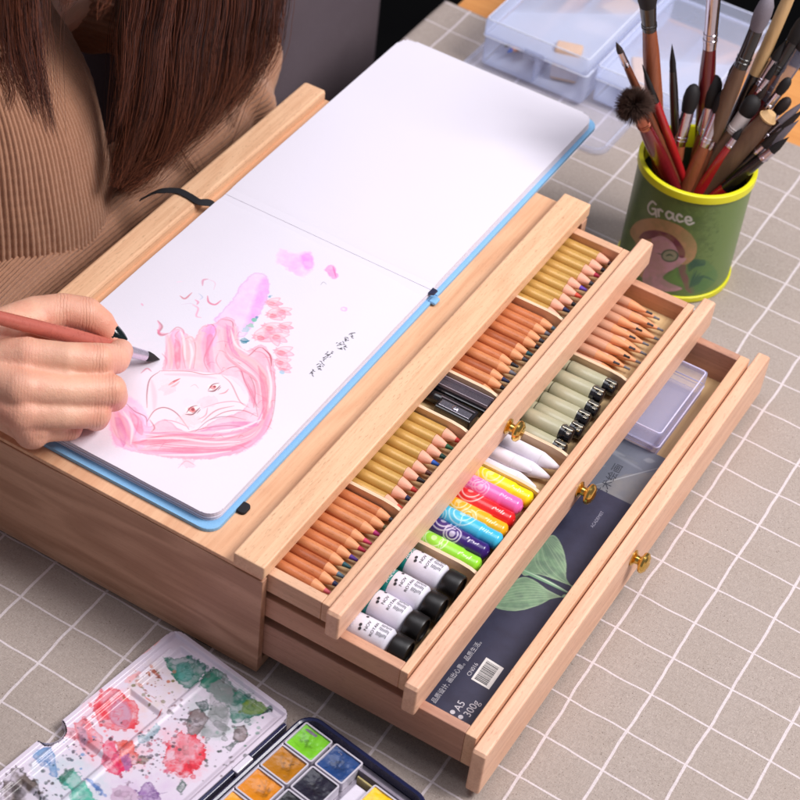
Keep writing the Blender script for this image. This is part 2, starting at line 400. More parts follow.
def cline(c, wv, half, amp):
    t = n.math('ADD', c, n.math('MULTIPLY', n.math('SUBTRACT', wv, .5), amp))
    d = n.math('ABSOLUTE', n.math('SUBTRACT', t, n.math('ROUND', t)))
    return n.math('MULTIPLY', n.math('SUBTRACT', half, d), 120, clamp=True)
l1 = cline(sep.outputs[0], sw.outputs[0], .0265, .085); l2 = cline(sep.outputs[1], sw.outputs[1], .0235, .10)
line = n.math('MAXIMUM', l1, l2)
wx = n.noise(n.coord((420, 1900, 420)), 1.0, 2, .6); wy = n.noise(n.coord((1900, 420, 420)), 1.0, 2, .6)
weave = n.math('MULTIPLY', n.math('ADD', wx, wy), .5)
cl = n.noise(oc, 22, 3, .6); sp = n.noise(oc, 1500, 1, .3)
ground = n.ramp(weave, [(.3, lin((152,140,134))), (.7, lin((190,177,170)))])
ground = n.mix(n.math('MULTIPLY', cl, .35), ground, lin((156,140,124)))
ground = n.mix(n.math('MULTIPLY', n.math('SUBTRACT', sp, .665, clamp=True), 7, clamp=True), ground, lin((96,80,70)))
ground = n.mix(n.math('MULTIPLY', n.math('SUBTRACT', .30, sp, clamp=True), 6, clamp=True), ground, lin((226,214,200)))
lc = n.ramp(weave, [(.3, lin((196,184,186))), (.7, lin((230,219,221)))])
n.set(n.b.inputs['Base Color'], n.mix(line, ground, lc)); n.b.inputs['Roughness'].default_value = .92; n.b.inputs['Specular IOR Level'].default_value = .2
n.bump(n.math('ADD', weave, n.math('MULTIPLY', line, .35)), .5, .8)
cloth = grid_mesh('tablecloth', P, n.m, uv=uv); cloth['label'] = 'taupe linen tablecloth with a thin white window-check pattern under the box'; cloth['category'] = 'tablecloth'

# ================================================================= the wooden drawer easel box
L = 400.0
box = thing('drawer_box', 'beech artist box with three stepped open drawers and a sketchbook lying on its top', 'art box', (-115, 200, 0))
ZT = 89.1
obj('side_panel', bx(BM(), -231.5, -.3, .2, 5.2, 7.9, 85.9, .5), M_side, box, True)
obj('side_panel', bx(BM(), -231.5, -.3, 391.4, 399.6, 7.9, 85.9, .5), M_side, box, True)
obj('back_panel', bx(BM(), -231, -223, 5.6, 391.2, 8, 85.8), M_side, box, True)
b = BM(); bx(b, -12, -2.2, 3, 397, .3, 7.7, .6); bx(b, -229, -219, 3, 397, .3, 7.7, .6); bx(b, -218.8, -12.2, 3.2, 9, .3, 7.7); bx(b, -218.8, -12.2, 391, 396.8, .3, 7.7)
obj('base_frame', b, M_draw, box, True)
b = BM(); bx(b, -46, -34, 3.0, 9, .1, .28); obj('rubber_foot', b, plain('black_rubber', (24,22,22), .7), box, True)
b = BM()
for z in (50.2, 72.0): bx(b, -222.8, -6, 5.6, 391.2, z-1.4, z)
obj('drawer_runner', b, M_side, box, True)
obj('lid_panel', bx(BM(), -232.3, -1.0, .9, 399.1, 86.1, ZT, .5), M_panel, box, True)
b = BM(); prism(b, [(x, y) for x, y in rrect(-20.4, .2, 0, L, 1.0, 3)], ZT+.1, 98.2, 1.0)
obj('front_strip', b, M_top, box, True)
b = BM(); prism(b, rrect(-232.6, -214.3, -.2, L+.2, 2.6, 4), ZT+.1, 96.4, 1.8)
obj('back_ledge', b, M_top, box, True)
def arc_board(x0, x1, z0, z1, y0, y1):
    """a drawer front: board with a softly rounded upper edge and clipped top corners"""
    b = BM(); c = 3.2
    P = [(y0+1, z0), (y1-1, z0), (y1, z0+1), (y1, z1-c), (y1-c, z1), (y0+c*.5, z1), (y0, z1-c*.5), (y0, z0+1)]
    a = [b.verts.new((x0, y, z)) for y, z in P]; d = [b.verts.new((x1, y, z)) for y, z in P]; k = len(P)
    fs = [b.faces.new(a), b.faces.new(d[::-1])]+[b.faces.new((a[i], d[i], d[(i+1) % k], a[(i+1) % k])) for i in range(k)]
    bmesh.ops.bevel(b, geom=list({e for f in fs[:2] for e in f.edges}), offset=1.3, segments=3, affect='EDGES', profile=.5)
    return b
M_brass = plain('polished_brass', (226,188,104), .16, 1, .03)
M_divid = wood('divider_wood', (232,206,176), (206,172,140), 'X', .3, .5, 14)
DR = [dict(d=41.3, z0=73.4, z1=88.4, w=6.2, b0=70.5, b1=91.2, div=(92.6, 171.6, 209.6, 297.2), kn=195, kz=80.5),
      dict(d=94.0, z0=51.4, z1=67.9, w=6.0, b0=42.2, b1=65.6, div=(93.6, 171.8, 209.4, 292.6), kn=198, kz=54.5),
      dict(d=140.5, z0=17.0, z1=44.4, w=8.0, b0=4.6, b1=41.0, div=(), kn=189, kz=30)]
for D_ in DR:
    d, z0, z1, w = D_['d'], D_['z0'], D_['z1'], D_['w']; ya, yb = 5.6, 383.0; fz = z0+2.6; D_['floor'] = fz
    b = BM(); xb = -206
    bx(b, xb, d-w, ya, ya+6.4, z0, z1, .5); bx(b, xb, d-w, yb-6.4, yb, z0, z1, .5); bx(b, xb, xb+6, ya+6.6, yb-6.6, z0, z1, .5)
    dr = obj('drawer', b, M_drawD[DR.index(D_)], box, True)
    obj('drawer_front_wall', bx(BM(), d-w+.1, d-.9, ya, yb, z0, z1-.15, .5), M_drawY, dr, True)
    obj('drawer_bottom', bx(BM(), xb+6.1, d-w, ya+6.5, yb-6.5, z0+.6, fz), M_floor_d, dr, True)
    obj('front_board', arc_board(d, d+8.7, D_['b0'], D_['b1'], 0, L), M_front, dr, True)
    for y in D_['div']:
        b = BM(); P = [(xb+7, fz+.1), (d-w-.2, fz+.1), (d-w-.2, z1-3.4), (d-w-5, z1-1.8), (d-w-12, z1-1.0), (xb+7, z1-1.0)]
        a = [b.verts.new((x, y-1.15, z)) for x, z in P]; e = [b.verts.new((x, y+1.15, z)) for x, z in P]; k = len(P)
        b.faces.new(a[::-1]); b.faces.new(e); [b.faces.new((a[i], a[(i+1) % k], e[(i+1) % k], e[i])) for i in range(k)]
        obj('divider', b, M_divid, dr, True)
    kx = d+8.7
    obj('knob', axis_prof(BM(), [(-.3, 5.2), (.9, 5.4), (1.3, 4.6), (2.2, 3.0), (4.2, 2.8), (5.2, 4.4), (6.0, 6.4), (7.2, 7.0), (8.6, 6.7), (9.6, 5.4), (10.2, 4.6), (10.3, 3.4), (10.9, 1.6), (11, .2)], 28, (kx, D_['kn'], D_['kz'])), M_brass, dr, True, True)
# ================================================================= what lies in the drawers
M_pw = [wood('pencil_wood_a', (206,126,80), (156,82,46), 'X', .6, .35, 21), wood('pencil_wood_b', (214,142,94), (170,98,60), 'X', .6, .35, 22), wood('pencil_wood_c', (188,106,64), (136,68,38), 'X', .6, .35, 23)]
M_pale = [wood('pale_pencil_wood_a', (228,180,150), (194,138,110), 'X', .3, .4, 24), wood('pale_pencil_wood_b', (216,164,134), (184,126,98), 'X', .3, .4, 25)]
M_gold = plain('gold_olive_lacquer', (186,140,70), .45, .2, .05, coat=.5); M_gold2 = plain('pale_gold_band', (206,162,86), .42, .2, .05, coat=.5)
M_cone = wood('sharpened_wood', (236,176,150), (206,140,114), 'X', .25, .5, 26)
M_cone2 = wood('sharpened_brown_wood', (226,158,112), (198,124,84), 'X', .25, .5, 27)
LEAD = {'red': (206,58,52), 'green': (38,92,60), 'dark green': (28,66,56), 'blue': (30,84,176), 'brown': (92,48,40), 'black': (34,30,36), 'crimson': (176,34,66), 'navy': (30,40,84), 'orange red': (222,82,60),
        'magenta': (176,40,110), 'pink': (214,66,104), 'purple': (84,44,138), 'grey blue': (92,116,134), 'teal': (34,84,92), 'dark grey': (62,62,70), 'grey': (112,112,122), 'rose': (206,92,104), 'olive': (110,104,64), 'violet': (104,70,176)}
def lead(c): return plain('lead_'+c.replace(' ', '_'), LEAD[c], .45, 0, .08)
def pencil_parts(t, kind, r, length, wmat, lmat, cone=14, ld=5.2):
    """tip at x = 0, body runs towards -x"""
    b = BM(); xs_ = -cone
    if kind == 'gold':
        tube(b, [(-length, 0, 0), (-length+.5, 0, 0), (-52, 0, 0)], [r*.92, r, r], 16); obj('painted_body', b, M_gold, t, smooth=True)
        obj('gloss_band', tube(BM(), [(-51.9, 0, 0), (xs_-.1, 0, 0)], [r*1.012]*2, 16), M_gold2, t, smooth=True)
        cm = M_cone
    else:
        tube(b, [(-length, 0, 0), (-length+.5, 0, 0), (xs_-1.5, 0, 0), (xs_, 0, 0)], [r*.92, r, r, r*.96], 16); obj('wooden_body', b, wmat, t, smooth=True)
        cm = M_cone2
    f = ld/cone
    obj('sharpened_cone', tube(BM(), [(xs_+.05, 0, 0), (-cone*.7, 0, 0), (-ld, 0, 0)], [r*.97, r*.76, r*f*1.05], 16), cm, t, smooth=True)
    obj('lead', tube(BM(), [(-ld-.05, 0, 0), (-ld*.45, 0, 0), (-.5, 0, 0), (0, 0, 0)], [r*f*1.07, r*f*.78, r*.24, r*.1], 12), lmat, t, smooth=True)
ORD = ['first','second','third','fourth','fifth','sixth','seventh','eighth','ninth','tenth','eleventh','twelfth','thirteenth','fourteenth','fifteenth','sixteenth']
def pencil_row(kind, y0, y1, z, tips, x_tip, colors, name, group, where, r=3.75, length=160, wood_mats=None, jit=2.0, lift=None, cone=14, desc=''):
    n_ = len(colors)
    for i, c in enumerate(colors):
        y = y0+r+(y1-y0-2*r)*i/(n_-1); rr = random.Random(i*7+int(y0)); 
        wm = wood_mats[rr.randrange(len(wood_mats))] if wood_mats else None
        lf = (lift[i] if lift else 0); xt = x_tip+(tips[i] if tips else rr.uniform(-jit, jit))
        t = thing(name, f'{ORD[i]} {desc} from {where}, {c} point', 'pencil', (xt, y, z+r*1.0+lf), rr.uniform(-.012, .012), group)
        t.rotation_euler[1] = rr.uniform(-.002, .006)
        pencil_parts(t, kind, r, length, wm, lead(c), cone)
F1, F2, F3 = DR[0]['floor'], DR[1]['floor'], DR[2]['floor']
pencil_row('wood', 15.6, 91.2, F1, [0,1,-1,-2,-2,-1,-2,0,2,1.5], 34.0, ['rose','navy','grey blue','teal','purple','crimson','pink','magenta','olive','dark grey'], 'wooden_pencil',
           'brown wooden coloured pencils in the nearest tray of the top drawer', 'the drawer end nearest the tin', wood_mats=M_pw, cone=13, desc='brown wooden pencil', lift=[1.2,.9,.2,.9,0,1.2,.2,1.2,.3,0])
pencil_row('gold', 94.2, 170.2, F1, [1,2,1,0,1,0,1,0,2], 33.0, ['orange red','navy','red','black','brown','blue','dark green','green','red'], 'gold_pencil',
           'gold pencils in the tray below the sharpener', 'the divider after the brown pencils', cone=13.5, r=4.15, desc='gold pencil', lift=[0,.8,.2,.9,.1,1,0,.6,.2])
pencil_row('wood', 211.2, 295.6, F1, [1,2,-1,0,-3,1,0,2,1,1,2], 33.0, ['dark grey','black','navy','grey','black','dark grey','teal','black','dark grey','grey','grey blue'], 'wooden_pencil',
           'brown wooden pencils beyond the sharpener', 'the sharpener tray', wood_mats=M_pw, cone=13, desc='brown wooden pencil', lift=[0,.8,.2,.9,.3,1.2,0,.9,.2,.8,0])
pencil_row('gold', 298.8, 376.2, F1, [1,0,2,0,-1,2,1,2,3], 33.0, ['green','navy','black','orange red','violet','dark grey','crimson','black','brown'], 'gold_pencil',
           'gold pencils at the far end of the top drawer', 'the divider next to brown ones', cone=13.5, r=4.15, desc='far-end gold pencil', lift=[0,.8,.3,.9,.6,.2,1,.2,.6])
# raw graphite pencils heaped in the second drawer
gr = ['grey','dark grey','grey','black','grey','dark grey','grey','dark grey','grey','black','grey','dark grey','grey','dark grey','grey']
for i, c in enumerate(gr):
    rr = random.Random(100+i); layer = i % 2; y = 300+4.75*i
    t = thing('graphite_pencil', f'{ORD[i]} pale graphite pencil from the fineliner tray, with {c} point', 'pencil', ((76+rr.uniform(-4, 3) if layer else 84+rr.uniform(-2.5, 2.5))-(6 if i == 14 else 0), y, F2+3.9+(5.2 if layer else 0)+rr.uniform(0, 1)), rr.uniform(-.05, .03), 'pale graphite pencils heaped in the second drawer')
    pencil_parts(t, 'wood', 3.6, 150, M_pale[i % 2], lead(c), 17, 4.5)
# --- sharpener and blade case
M_blk = plain('black_glossy_plastic', (26,24,28), .18, 0, .1, coat=.6); M_steel = plain('brushed_steel', (196,190,200), .25, 1, .08, 900)
t = thing('pencil_sharpener', 'small black two-blade pencil sharpener with a steel screw in the top drawer', 'sharpener', (19, 185.5, F1+.1), -.02)
b = BM(); bx(b, -13, 12.5, -6.5, 5.5, 0, 9.5, 1.0); obj('body', b, M_blk, t)
b = BM(); bx(b, -11, 10.5, -4.6, .6, 9.52, 10.1, .2); obj('blade', b, M_steel, t)
obj('screw', lathe(BM(), [(2.0, 10.1), (2.0, 10.7), (1.5, 11), (.5, 11), (.4, 10.7), (0, 10.7)], (-.5, -1.8, 0), 20), M_steel, t, smooth=True)
b = BM(); bx(b, -13.2, 11, 2.2, 3.2, 9.52, 9.9, .15); obj('edge_ridge', b, plain('grey_ridge', (110,100,108), .3), t)
t = thing('eraser_case', 'long black slide case with a clear lilac lid beside the sharpener', 'case', (9, 201.2, F1+.1), 0)
obj('tray', bx(BM(), -42, 25, -6.2, 6.0, 0, 6.8, .8), M_blk, t)
obj('clear_lid', bx(BM(), -41, 24, -3.2, 4.4, 6.9, 9.2, .8), clear('lilac_lid', (150,138,150), .22, .1), t)
b = BM(); bx(b, -41, 24.3, -3.6, -3.25, 6.9, 9.6, .1); bx(b, -41, 24.3, 4.45, 4.8, 6.9, 9.6, .1); obj('lid_rail', b, plain('pale_rail', (200,186,198), .3), t)
t = thing('lead_holder', 'black pencil-lead holder lying across the tray behind the sharpener', 'holder', (4, 190.5, F1+4.3), .03)
obj('barrel', axis_prof(BM(), [(-45, 2.5), (-44, 3.9), (8, 4.0), (9, 3.7)], 20), M_blk, t, smooth=True)
obj('end_cap', axis_prof(BM(), [(9.1, 3.2), (12, 3.2), (13, 2.4)], 20), plain('dark_cap', (44,40,46), .3), t, smooth=True)
# --- fineliner pens
M_beige = plain('beige_pen_plastic', (188,182,152), .3, 0, .03, coat=.35); M_beige2 = plain('beige_pen_cap', (178,174,146), .3, 0, .03, coat=.35)
M_chrome = plain('chrome', (222,214,196), .08, 1, .03)
def pen(loc, rz, label):
    t = thing('fineliner_pen', label, 'pen', loc, rz, 'beige fineliner pens in the second drawer'); r = 5.5
    obj('barrel', axis_prof(BM(), [(-110, r*.8), (-108, r*.95), (-34.2, r*.95)], 24), M_beige, t, smooth=True)
    obj('cap', axis_prof(BM(), [(-34, r*1.0), (-33.4, r*1.06), (-9, r*1.03), (-8.4, r*.98)], 24), M_beige2, t, smooth=True)
    obj('cap_ring', axis_prof(BM(), [(-34.6, r*.97), (-34.1, r*1.03)], 24), plain('ring_dark_plastic', (120,116,98), .4), t, smooth=True)  # ring of darker plastic at the cap's open end
    obj('cap_end', axis_prof(BM(), [(-8.3, r*.95), (-5.5, r*.93), (-5.3, r*.8), (-4, r*.8), (-3.8, r*.93), (-.6, r*.88), (0, r*.6)], 24), M_blk, t, smooth=True)
    b = BM(); bx(b, -7.6, -.4, -1.3, 1.3, r*.86, r*1.16, .25); bx(b, -3.6, -1.2, -3.6, -1.8, r*.6, r*.9, .2); bx(b, -7.4, -5.6, 1.9, 3.4, r*.62, r*.9, .2)
    obj('clip', b, M_chrome, t)
    b = BM(); put_text(b, '0.3', 2.6, lambda x, y: (-26+x, -r*1.05*math.sin((y-1)/r), r*1.065*math.cos((y-1)/r)))
    return t
for i in range(7):
    rr = random.Random(i+50); lift = [0, 4.5, 0, 1.0, .6, 3.2, 1][i]
    y = [216.2, 226, 237, 248.2, 259.4, 270.6, 284][i]
    pen((82.5+rr.uniform(-1.5, 1.5), y, F2+5.7+lift), rr.uniform(-.02, .02), f'{ORD[i]} beige fineliner pen from the white paper stumps')
# --- white blending stumps
M_paper = plain('white_paper_stump', (232,226,236), .85, 0, .03)
for i, (y, lz, dx) in enumerate(((178.5, 0, -2), (184.5, 5.5, -9), (191, 0, 1), (199.5, 2.5, 3))):
    t = thing('blending_stump', f'white paper blending stump with pointed end, {ORD[i]} from the marker tray', 'stump', (84+dx, y, F2+5.2+lz), random.Random(i).uniform(-.03, .03), 'white blending stumps in the second drawer')
    obj('rolled_body', axis_prof(BM(), [(-120, 3), (-110, 5.0), (-13.1, 5.0)], 20), M_paper, t, smooth=True)
    obj('pointed_end', axis_prof(BM(), [(-13, 5.0), (-6, 3.2), (-1.0, 1.5), (0, .8)], 20), plain('soft_paper_point', (222,214,222), .9, 0, .05), t, smooth=True)
# --- patterned markers
def swirl_canvas(rgb, ink, seed):
    c = Canvas(-90, 0, -17, 17, .33, rgb); r = random.Random(seed)
    if seed == 5:                                               # the blue-violet one fades to purple at its end
        for k in range(30): pass
    for (cx, cy, R) in ((-33, 2.0, 6.6), (-25, -4, 4.6)) if seed % 2 else ((-30, 1.0, 7.2), (-41, -4, 4.4)):
        cx += r.uniform(-3, 3); cy += r.uniform(-1.5, 1.5)
        for q in (1, .66):
            P = [(cx+R*q*math.cos(a)*1.15, cy+R*q*math.sin(a)) for a in np.linspace(.2+q*2, 5.9+q*2, 14)]
            c.stroke(P, .75, ink, .95, .35, False)
        c.blob((cx, cy), 1.7, ink, .95, .1)
    for k in range(6): c.stroke([(-14+k*1.4, r.uniform(-1, 1)-1.5), (-13.5+k*1.4, r.uniform(-1, 1)-1.5+.8)], .6, ink, .9, .3, False)
    for k in range(3):
        x = r.uniform(-60, -24); c.stroke([(x, -9), (x+5, -5+r.uniform(-2, 2)), (x+4, 1), (x+12, 4)], .5, ink, .8, .3)
    hi = tuple(min(255, int(q_*.85+44)) for q_ in rgb); c.poly([(-46, -8), (-20, -8), (-16, 0), (-34, 7)], hi, .35, 4, 1.2)
    return c
M_mark = painted('printed_marker_film', .3, 0, .5)
mk = [('lime green', (150,224,52), (240,255,214)), ('violet', (52,22,110), (236,226,246)), ('sky blue', (64,190,228), (206,244,252)), ('orange yellow', (246,176,24), (255,236,190)), ('red', (218,28,34), (250,226,222)), ('pink', (240,112,186), (252,200,228)), ('yellow', (250,222,22), (255,250,196))]
for i, (cn, rgb, ink) in enumerate(mk):
    y = 101.8+10.75*i; lz = [0, 1.5, 3.0, .5, 0, 1.8, 0][i]; r_ = 6.1
    t = thing('patterned_marker', f'{cn} marker printed with pale curling rings in the second drawer', 'marker', (85.5-[0, 1, -2, 0, 1, 2, 0][i], y, F2+r_+.1+lz), 0, 'bright patterned markers in the second drawer')
    c = swirl_canvas(rgb, ink, i+4 if i != 1 else 5); rr_ = r_
    def fn(X, Y, r_=r_):
        e = np.clip((X+3)/3, 0, 1); q = r_*(1-.1*np.clip((X+14)/2, 0, 1))*(1-.5*e**2); a = Y/17*math.pi
        return X, -q*np.sin(-a), q*np.cos(a)
    c.mesh('barrel', fn, M_mark, t, world=False)
    obj('end_plug', axis_prof(BM(), [(-1.2, r_*.48), (.3, r_*.4), (.5, r_*.2)], 20), plain('plug_'+cn.replace(' ', '_'), rgb, .3), t, smooth=True)
# --- paint tubes
M_tw = plain('white_tube', (226,222,234), .35, 0, .02, coat=.2); M_tg = plain('teal_tube_band', (18,140,134), .4, 0, .05, coat=.2); M_cap = plain('black_cap', (20,17,17), .4); M_ink = plain('black_ink', (46,44,52), .6)
for i in range(4):
    y = [21.0, 39.6, 57.8, 78.4][i]; lz = [0, .6, 1.4, .3][i]; R = 8.6
    t = thing('paint_tube', f'{ORD[i]} white paint tube from the near end of the second drawer', 'paint tube', ([84.6, 83.4, 84.8, 85.2][i], y, F2+R+.3+lz), [.02, -.02, .0, -.01][i], 'white watercolour tubes in the second drawer')
    t.rotation_euler[1] = .03; t.rotation_euler[0] = [.10, -.07, .04, -.12][i]
    def secs(x0, x1, n_=14, g=0.0):
        b = BM(); rings = []
        for k in range(n_):
            x = x0+(x1-x0)*k/(n_-1); f = min(1, max(0, (x+90)/62)); ry = R*(1.03-.03*f)+g; rz = R*(.12+.88*f**.8)+g
            if x > -13.6: s_ = 1-max(0, (x+13.6)/3.2)**2*.4; ry *= s_; rz *= s_
            rings.append([b.verts.new((x, ry*math.cos(a), rz*math.sin(a)-(R-rz)*.55)) for a in np.linspace(0, 2*math.pi, 32, endpoint=False)])
        for p, q in zip(rings, rings[1:]):
            for k in range(32): b.faces.new((p[k], p[(k+1) % 32], q[(k+1) % 32], q[k]))
        b.faces.new(rings[0][::-1]); b.faces.new(rings[-1]); return b
    obj('tube_body', secs([-43.4,-33.4,-33.0,-34.0][i], -10.4, 22), M_tw, t, smooth=True)
    obj('teal_band', secs(-88, [-43.6,-33.6,-33.2,-34.2][i], 18), M_tg, t, smooth=True)
    b = BM(); seg = 60
    prof = [(-10.3, 5.8), (-10.2, 8.3), (-9.6, 8.6), (-1.0, 8.4), (0, 8.0), (0, 6.9), (-1.2, 6.7), (-1.4, 2)]
    rings = [[b.verts.new((x, (r+(.0 if k % 2 else 0)*(-9.9 < x < -.8))*math.cos(2*math.pi*k/seg), (r+(.0 if k % 2 else 0)*(-9.9 < x < -.8))*math.sin(2*math.pi*k/seg))) for k in range(seg)] for x, r in prof]
    for p, q in zip(rings, rings[1:]):
        for k in range(seg): b.faces.new((p[k], p[(k+1) % seg], q[(k+1) % seg], q[k]))
    b.faces.new(rings[0][::-1]); b.faces.new(rings[-1]); obj('screw_cap', b, M_cap, t, smooth=True)
    def wrap(x, y, g=.12):                                     # lettering runs across the tube, facing the tip
        xx = -33+x*.84; f = min(1, max(0, (xx+90)/62)); ry = R*(1.03-.03*f)+g; rz = R*(.12+.88*f**.8)+g; a = math.pi/2+y/R
        return (xx, ry*math.cos(a), rz*math.sin(a)-(R-rz)*.55)
    b = BM()
    for row, (s_, sz) in enumerate((('NOV', 3.2), ('ROTAN', 2.9))):
        put_text(b, s_, sz, lambda x, y, row=row: wrap(9.0+row*4.8-y, 4.6-x*.98+row*1.4, .13))
    rr = random.Random(5)
    for k in range(24):                                        # the fine print block beside the name
        x, y = 15.6+(k % 8)*.95, -5.6+(k//8)*3.4+rr.uniform(0, .6)
        vs = [b.verts.new(wrap(*p)) for p in ((x, y), (x+.45, y), (x+.45, y+2.4*rr.uniform(.5, 1)), (x, y+2.2))]; b.faces.new(vs)
    for (x, y) in ((4.0, -5), (3.4, 2.4), (4.2, 4.6)):
        vs = [b.verts.new(wrap(x+1.1*math.cos(a), y+1.1*math.sin(a))) for a in np.linspace(0, 6.28, 9)[:-1]]; b.faces.new(vs)
    obj('label_print', b, M_ink, t, normals=False)
    b = BM()
    put_text(b, 'AQUA', 4.2, lambda x, y: wrap(-1.2-y, 6.0-x, .15)); obj('band_print', b, M_tw, t, normals=False)
# --- third drawer: sketch pads and the clear box
def to_mm(pts, z): return [tuple(at(u, v, z=z)[:2]) for u, v in pts]
pad = thing('dark_sketch_pad', 'dark navy paper pad with two pale green leaves and a white barcode label', 'sketch pad', (60, 120, F3+.2))
PX0, PX1, PY0, PY1, PZ = -17.0, 130.6, 22.6, 232.0, F3+6.4
obj('paper_block', prism(BM(), rrect(PX0+.6, PX1-1.0, PY0+.6, PY1-.6, .3, 2), F3+.3, PZ-.75), plain('cream_paper_edge', (236,226,204), .8), pad, True)
c = Canvas(PX0, PX1, PY0, PY1, .42, (52,52,76))
c.poly([(-17, 22), (131, 22), (131, 232), (-17, 232)], (44,42,64), .5, var=.8, smooth=False)
K = lambda pts: to_mm([(470+x*.325, 400+y*.325) for x, y in pts], PZ)
leafA = K([(312,572),(296,548),(296,505),(285,455),(262,418),(235,425),(200,470),(150,505),(165,540),(200,535),(240,545),(280,560)])
leafB = K([(284,606),(240,585),(200,556),(160,545),(110,575),(75,630),(100,645),(150,648),(210,632),(250,612)])
for Lf, tip, far in ((leafA, K([(312,572)])[0], K([(228,430)])[0]), (leafB, K([(284,606)])[0], K([(70,625)])[0])):
    c.poly(Lf, (128,158,126), .96, .5, .1, .35, .35, (176,196,164))
    tip, far = np.array(tip), np.array(far); n_ = np.array([-(far-tip)[1], (far-tip)[0]]); n_ /= np.linalg.norm(n_)
    keep = c.a.copy(); ins_ = c.inside(Lf)
    for k in np.linspace(-1, 1, 13):
        c.stroke([tip, tip+(far-tip)*.3+n_*k*11, tip+(far-tip)*.62+n_*k*13, far+n_*k*5], .4, (84,122,94) if int(k*12) % 2 else (164,188,154), .7, .5)
    c.a[~ins_] = keep[~ins_]
c.stroke(K([(300,592),(240,560),(165,525),(120,500)]), 3.0, (128,168,134), .95, .5); c.stroke(K([(300,590),(240,558),(165,523)]), .6, (214,228,206), .9, .4)
c.stroke(K([(313,572),(322,580)]), 2.4, (150,180,146), .95, .5); c.stroke(K([(284,606),(298,600)]), 2.2, (150,180,146), .95, .5)
M_pad = painted('printed_pad_cover', .55, .05)
c.mesh('cover', lambda X, Y: (X, Y, PZ+0*X), M_pad, pad)
obj('cover_board', prism(BM(), [(PX0, PY0), (PX1, PY0), (PX1, PY1), (PX0, PY1)], PZ-.7, PZ-.05), plain('pad_board', (44,44,64), .6), pad, True)
M_wpr = plain('white_print', (196,192,200), .7)
A_ = lambda u, v: at(u, v, z=PZ+.12)
def along(u0, v0, u1, v1):
    p = A_(u0, v0); q = A_(u1, v1); d = (q-p); d[2] = 0; d /= np.linalg.norm(d); nn = np.array([-d[1], d[0], 0]); return p, d, nn
b = BM()
p, d, nn = along(458, 711, 468, 697); put_text(b, 'A5', 6.4, lambda x, y: tuple(p+d*x+nn*(y-1)))
p, d, nn = along(468, 717, 485, 693); put_text(b, '300g', 6.6, lambda x, y: tuple(p+d*x+nn*(y-1)))
p, d, nn = along(469, 676, 476, 666); put_text(b, 'CN016', 3.6, lambda x, y: tuple(p+d*x+nn*(y-.6)))
p, d, nn = along(434, 703, 471, 655); put_text(b, '品质设计, 画出心意。品质生活。', 3.9, lambda x, y: tuple(p+d*x+nn*(y-.6)))
for u, v in ((452.6, 712), (460.7, 717)):
    q = A_(u, v); vs = [b.verts.new((q[0]+1.5*math.cos(a), q[1]+1.5*math.sin(a), q[2])) for a in np.linspace(0, 6.28, 17)[:-1]]; b.faces.new(vs)
obj('cover_lettering', b, M_wpr, pad, True, normals=False)
b = BM(); p, d, nn = along(593, 528, 612, 501); put_text(b, 'ACADEMIST', 3.0, lambda x, y: tuple(p+d*x+nn*y)); obj('cover_title', b, plain('grey_title_print', (150,148,166), .7), pad, True, normals=False)
q4 = [A_(*w_) for w_ in ((486.3, 657.3), (504, 668.3), (489, 689.5), (471, 679))]
b = BM(); b.faces.new([b.verts.new(tuple(q)) for q in q4]); obj('barcode_label', b, plain('white_label', (226,222,220), .7), pad, True)
b = BM(); rr = random.Random(3); s0 = .09
for k in range(26):
    wd = rr.choice((.012, .012, .022, .034)); s1 = s0+wd
    if s1 > .93: break
    P_ = []
    for (s_, r_) in ((s0, .12), (s1, .12), (s1, .80), (s0, .80)):
        a0 = q4[0]*(1-s_)+q4[3]*s_; a1 = q4[1]*(1-s_)+q4[2]*s_; P_.append(tuple(a0*(1-r_)+a1*r_+np.array([0, 0, .08])))
    b.faces.new([b.verts.new(w_) for w_ in P_]); s0 = s1+rr.choice((.012, .018, .026))
obj('barcode_bars', b, M_ink, pad, True, normals=False)
obj('edge_stripe', bx(BM(), PX1-1.9, PX1-1.0, PY0+.3, PY1-.3, PZ+.06, PZ+.14), plain('cream_stripe', (238,222,196), .7), pad, True)
g = thing('grey_art_pad', 'grey printed pad sticking out beyond the dark leaf pad in the third drawer', 'sketch pad', (60, 200, F3+.05))
obj('pad_block', prism(BM(), rrect(-20, 128.6, 234.2, 284.4, .6, 3), F3+.1, F3+3.8), plain('grey_pad_edge', (120,124,134), .7), g, True)
c = Canvas(-20, 128.6, 234.2, 284.4, .45, (104,108,122))
for k in range(22):
    rr = random.Random(k); x = rr.uniform(60, 125); y = rr.uniform(235, 280)
    c.stroke([(x, y), (x-rr.uniform(4, 30), y+rr.uniform(-3, 3))], rr.uniform(1, 5), rr.choice(((140,144,156), (84,88,102), (156,158,166), (120,122,128))), .5, 1.5, True, False)
c.poly([(100, 234), (128, 234), (128, 270), (112, 256)], (126,124,126), .8, .6, 0, smooth=False)
c.stroke([(99, 234), (128, 275)], .6, (176,178,184), .8)
c.mesh('printed_cover', lambda X, Y: (X, Y, F3+3.9+0*X), M_pad, g)
b = BM(); p, d, nn = at(600, 497, z=F3+4.0), None, None
q = at(628, 452, z=F3+4.0); d = q-p; d[2] = 0; d /= np.linalg.norm(d); nn = np.array([-d[1], d[0], 0])
put_text(b, '艺术绘画', 7.0, lambda x, y: tuple(p+d*(x*1.2)+nn*(y-2))); obj('cover_print', b, plain('dark_print', (50,52,64), .7), g, True, normals=False)
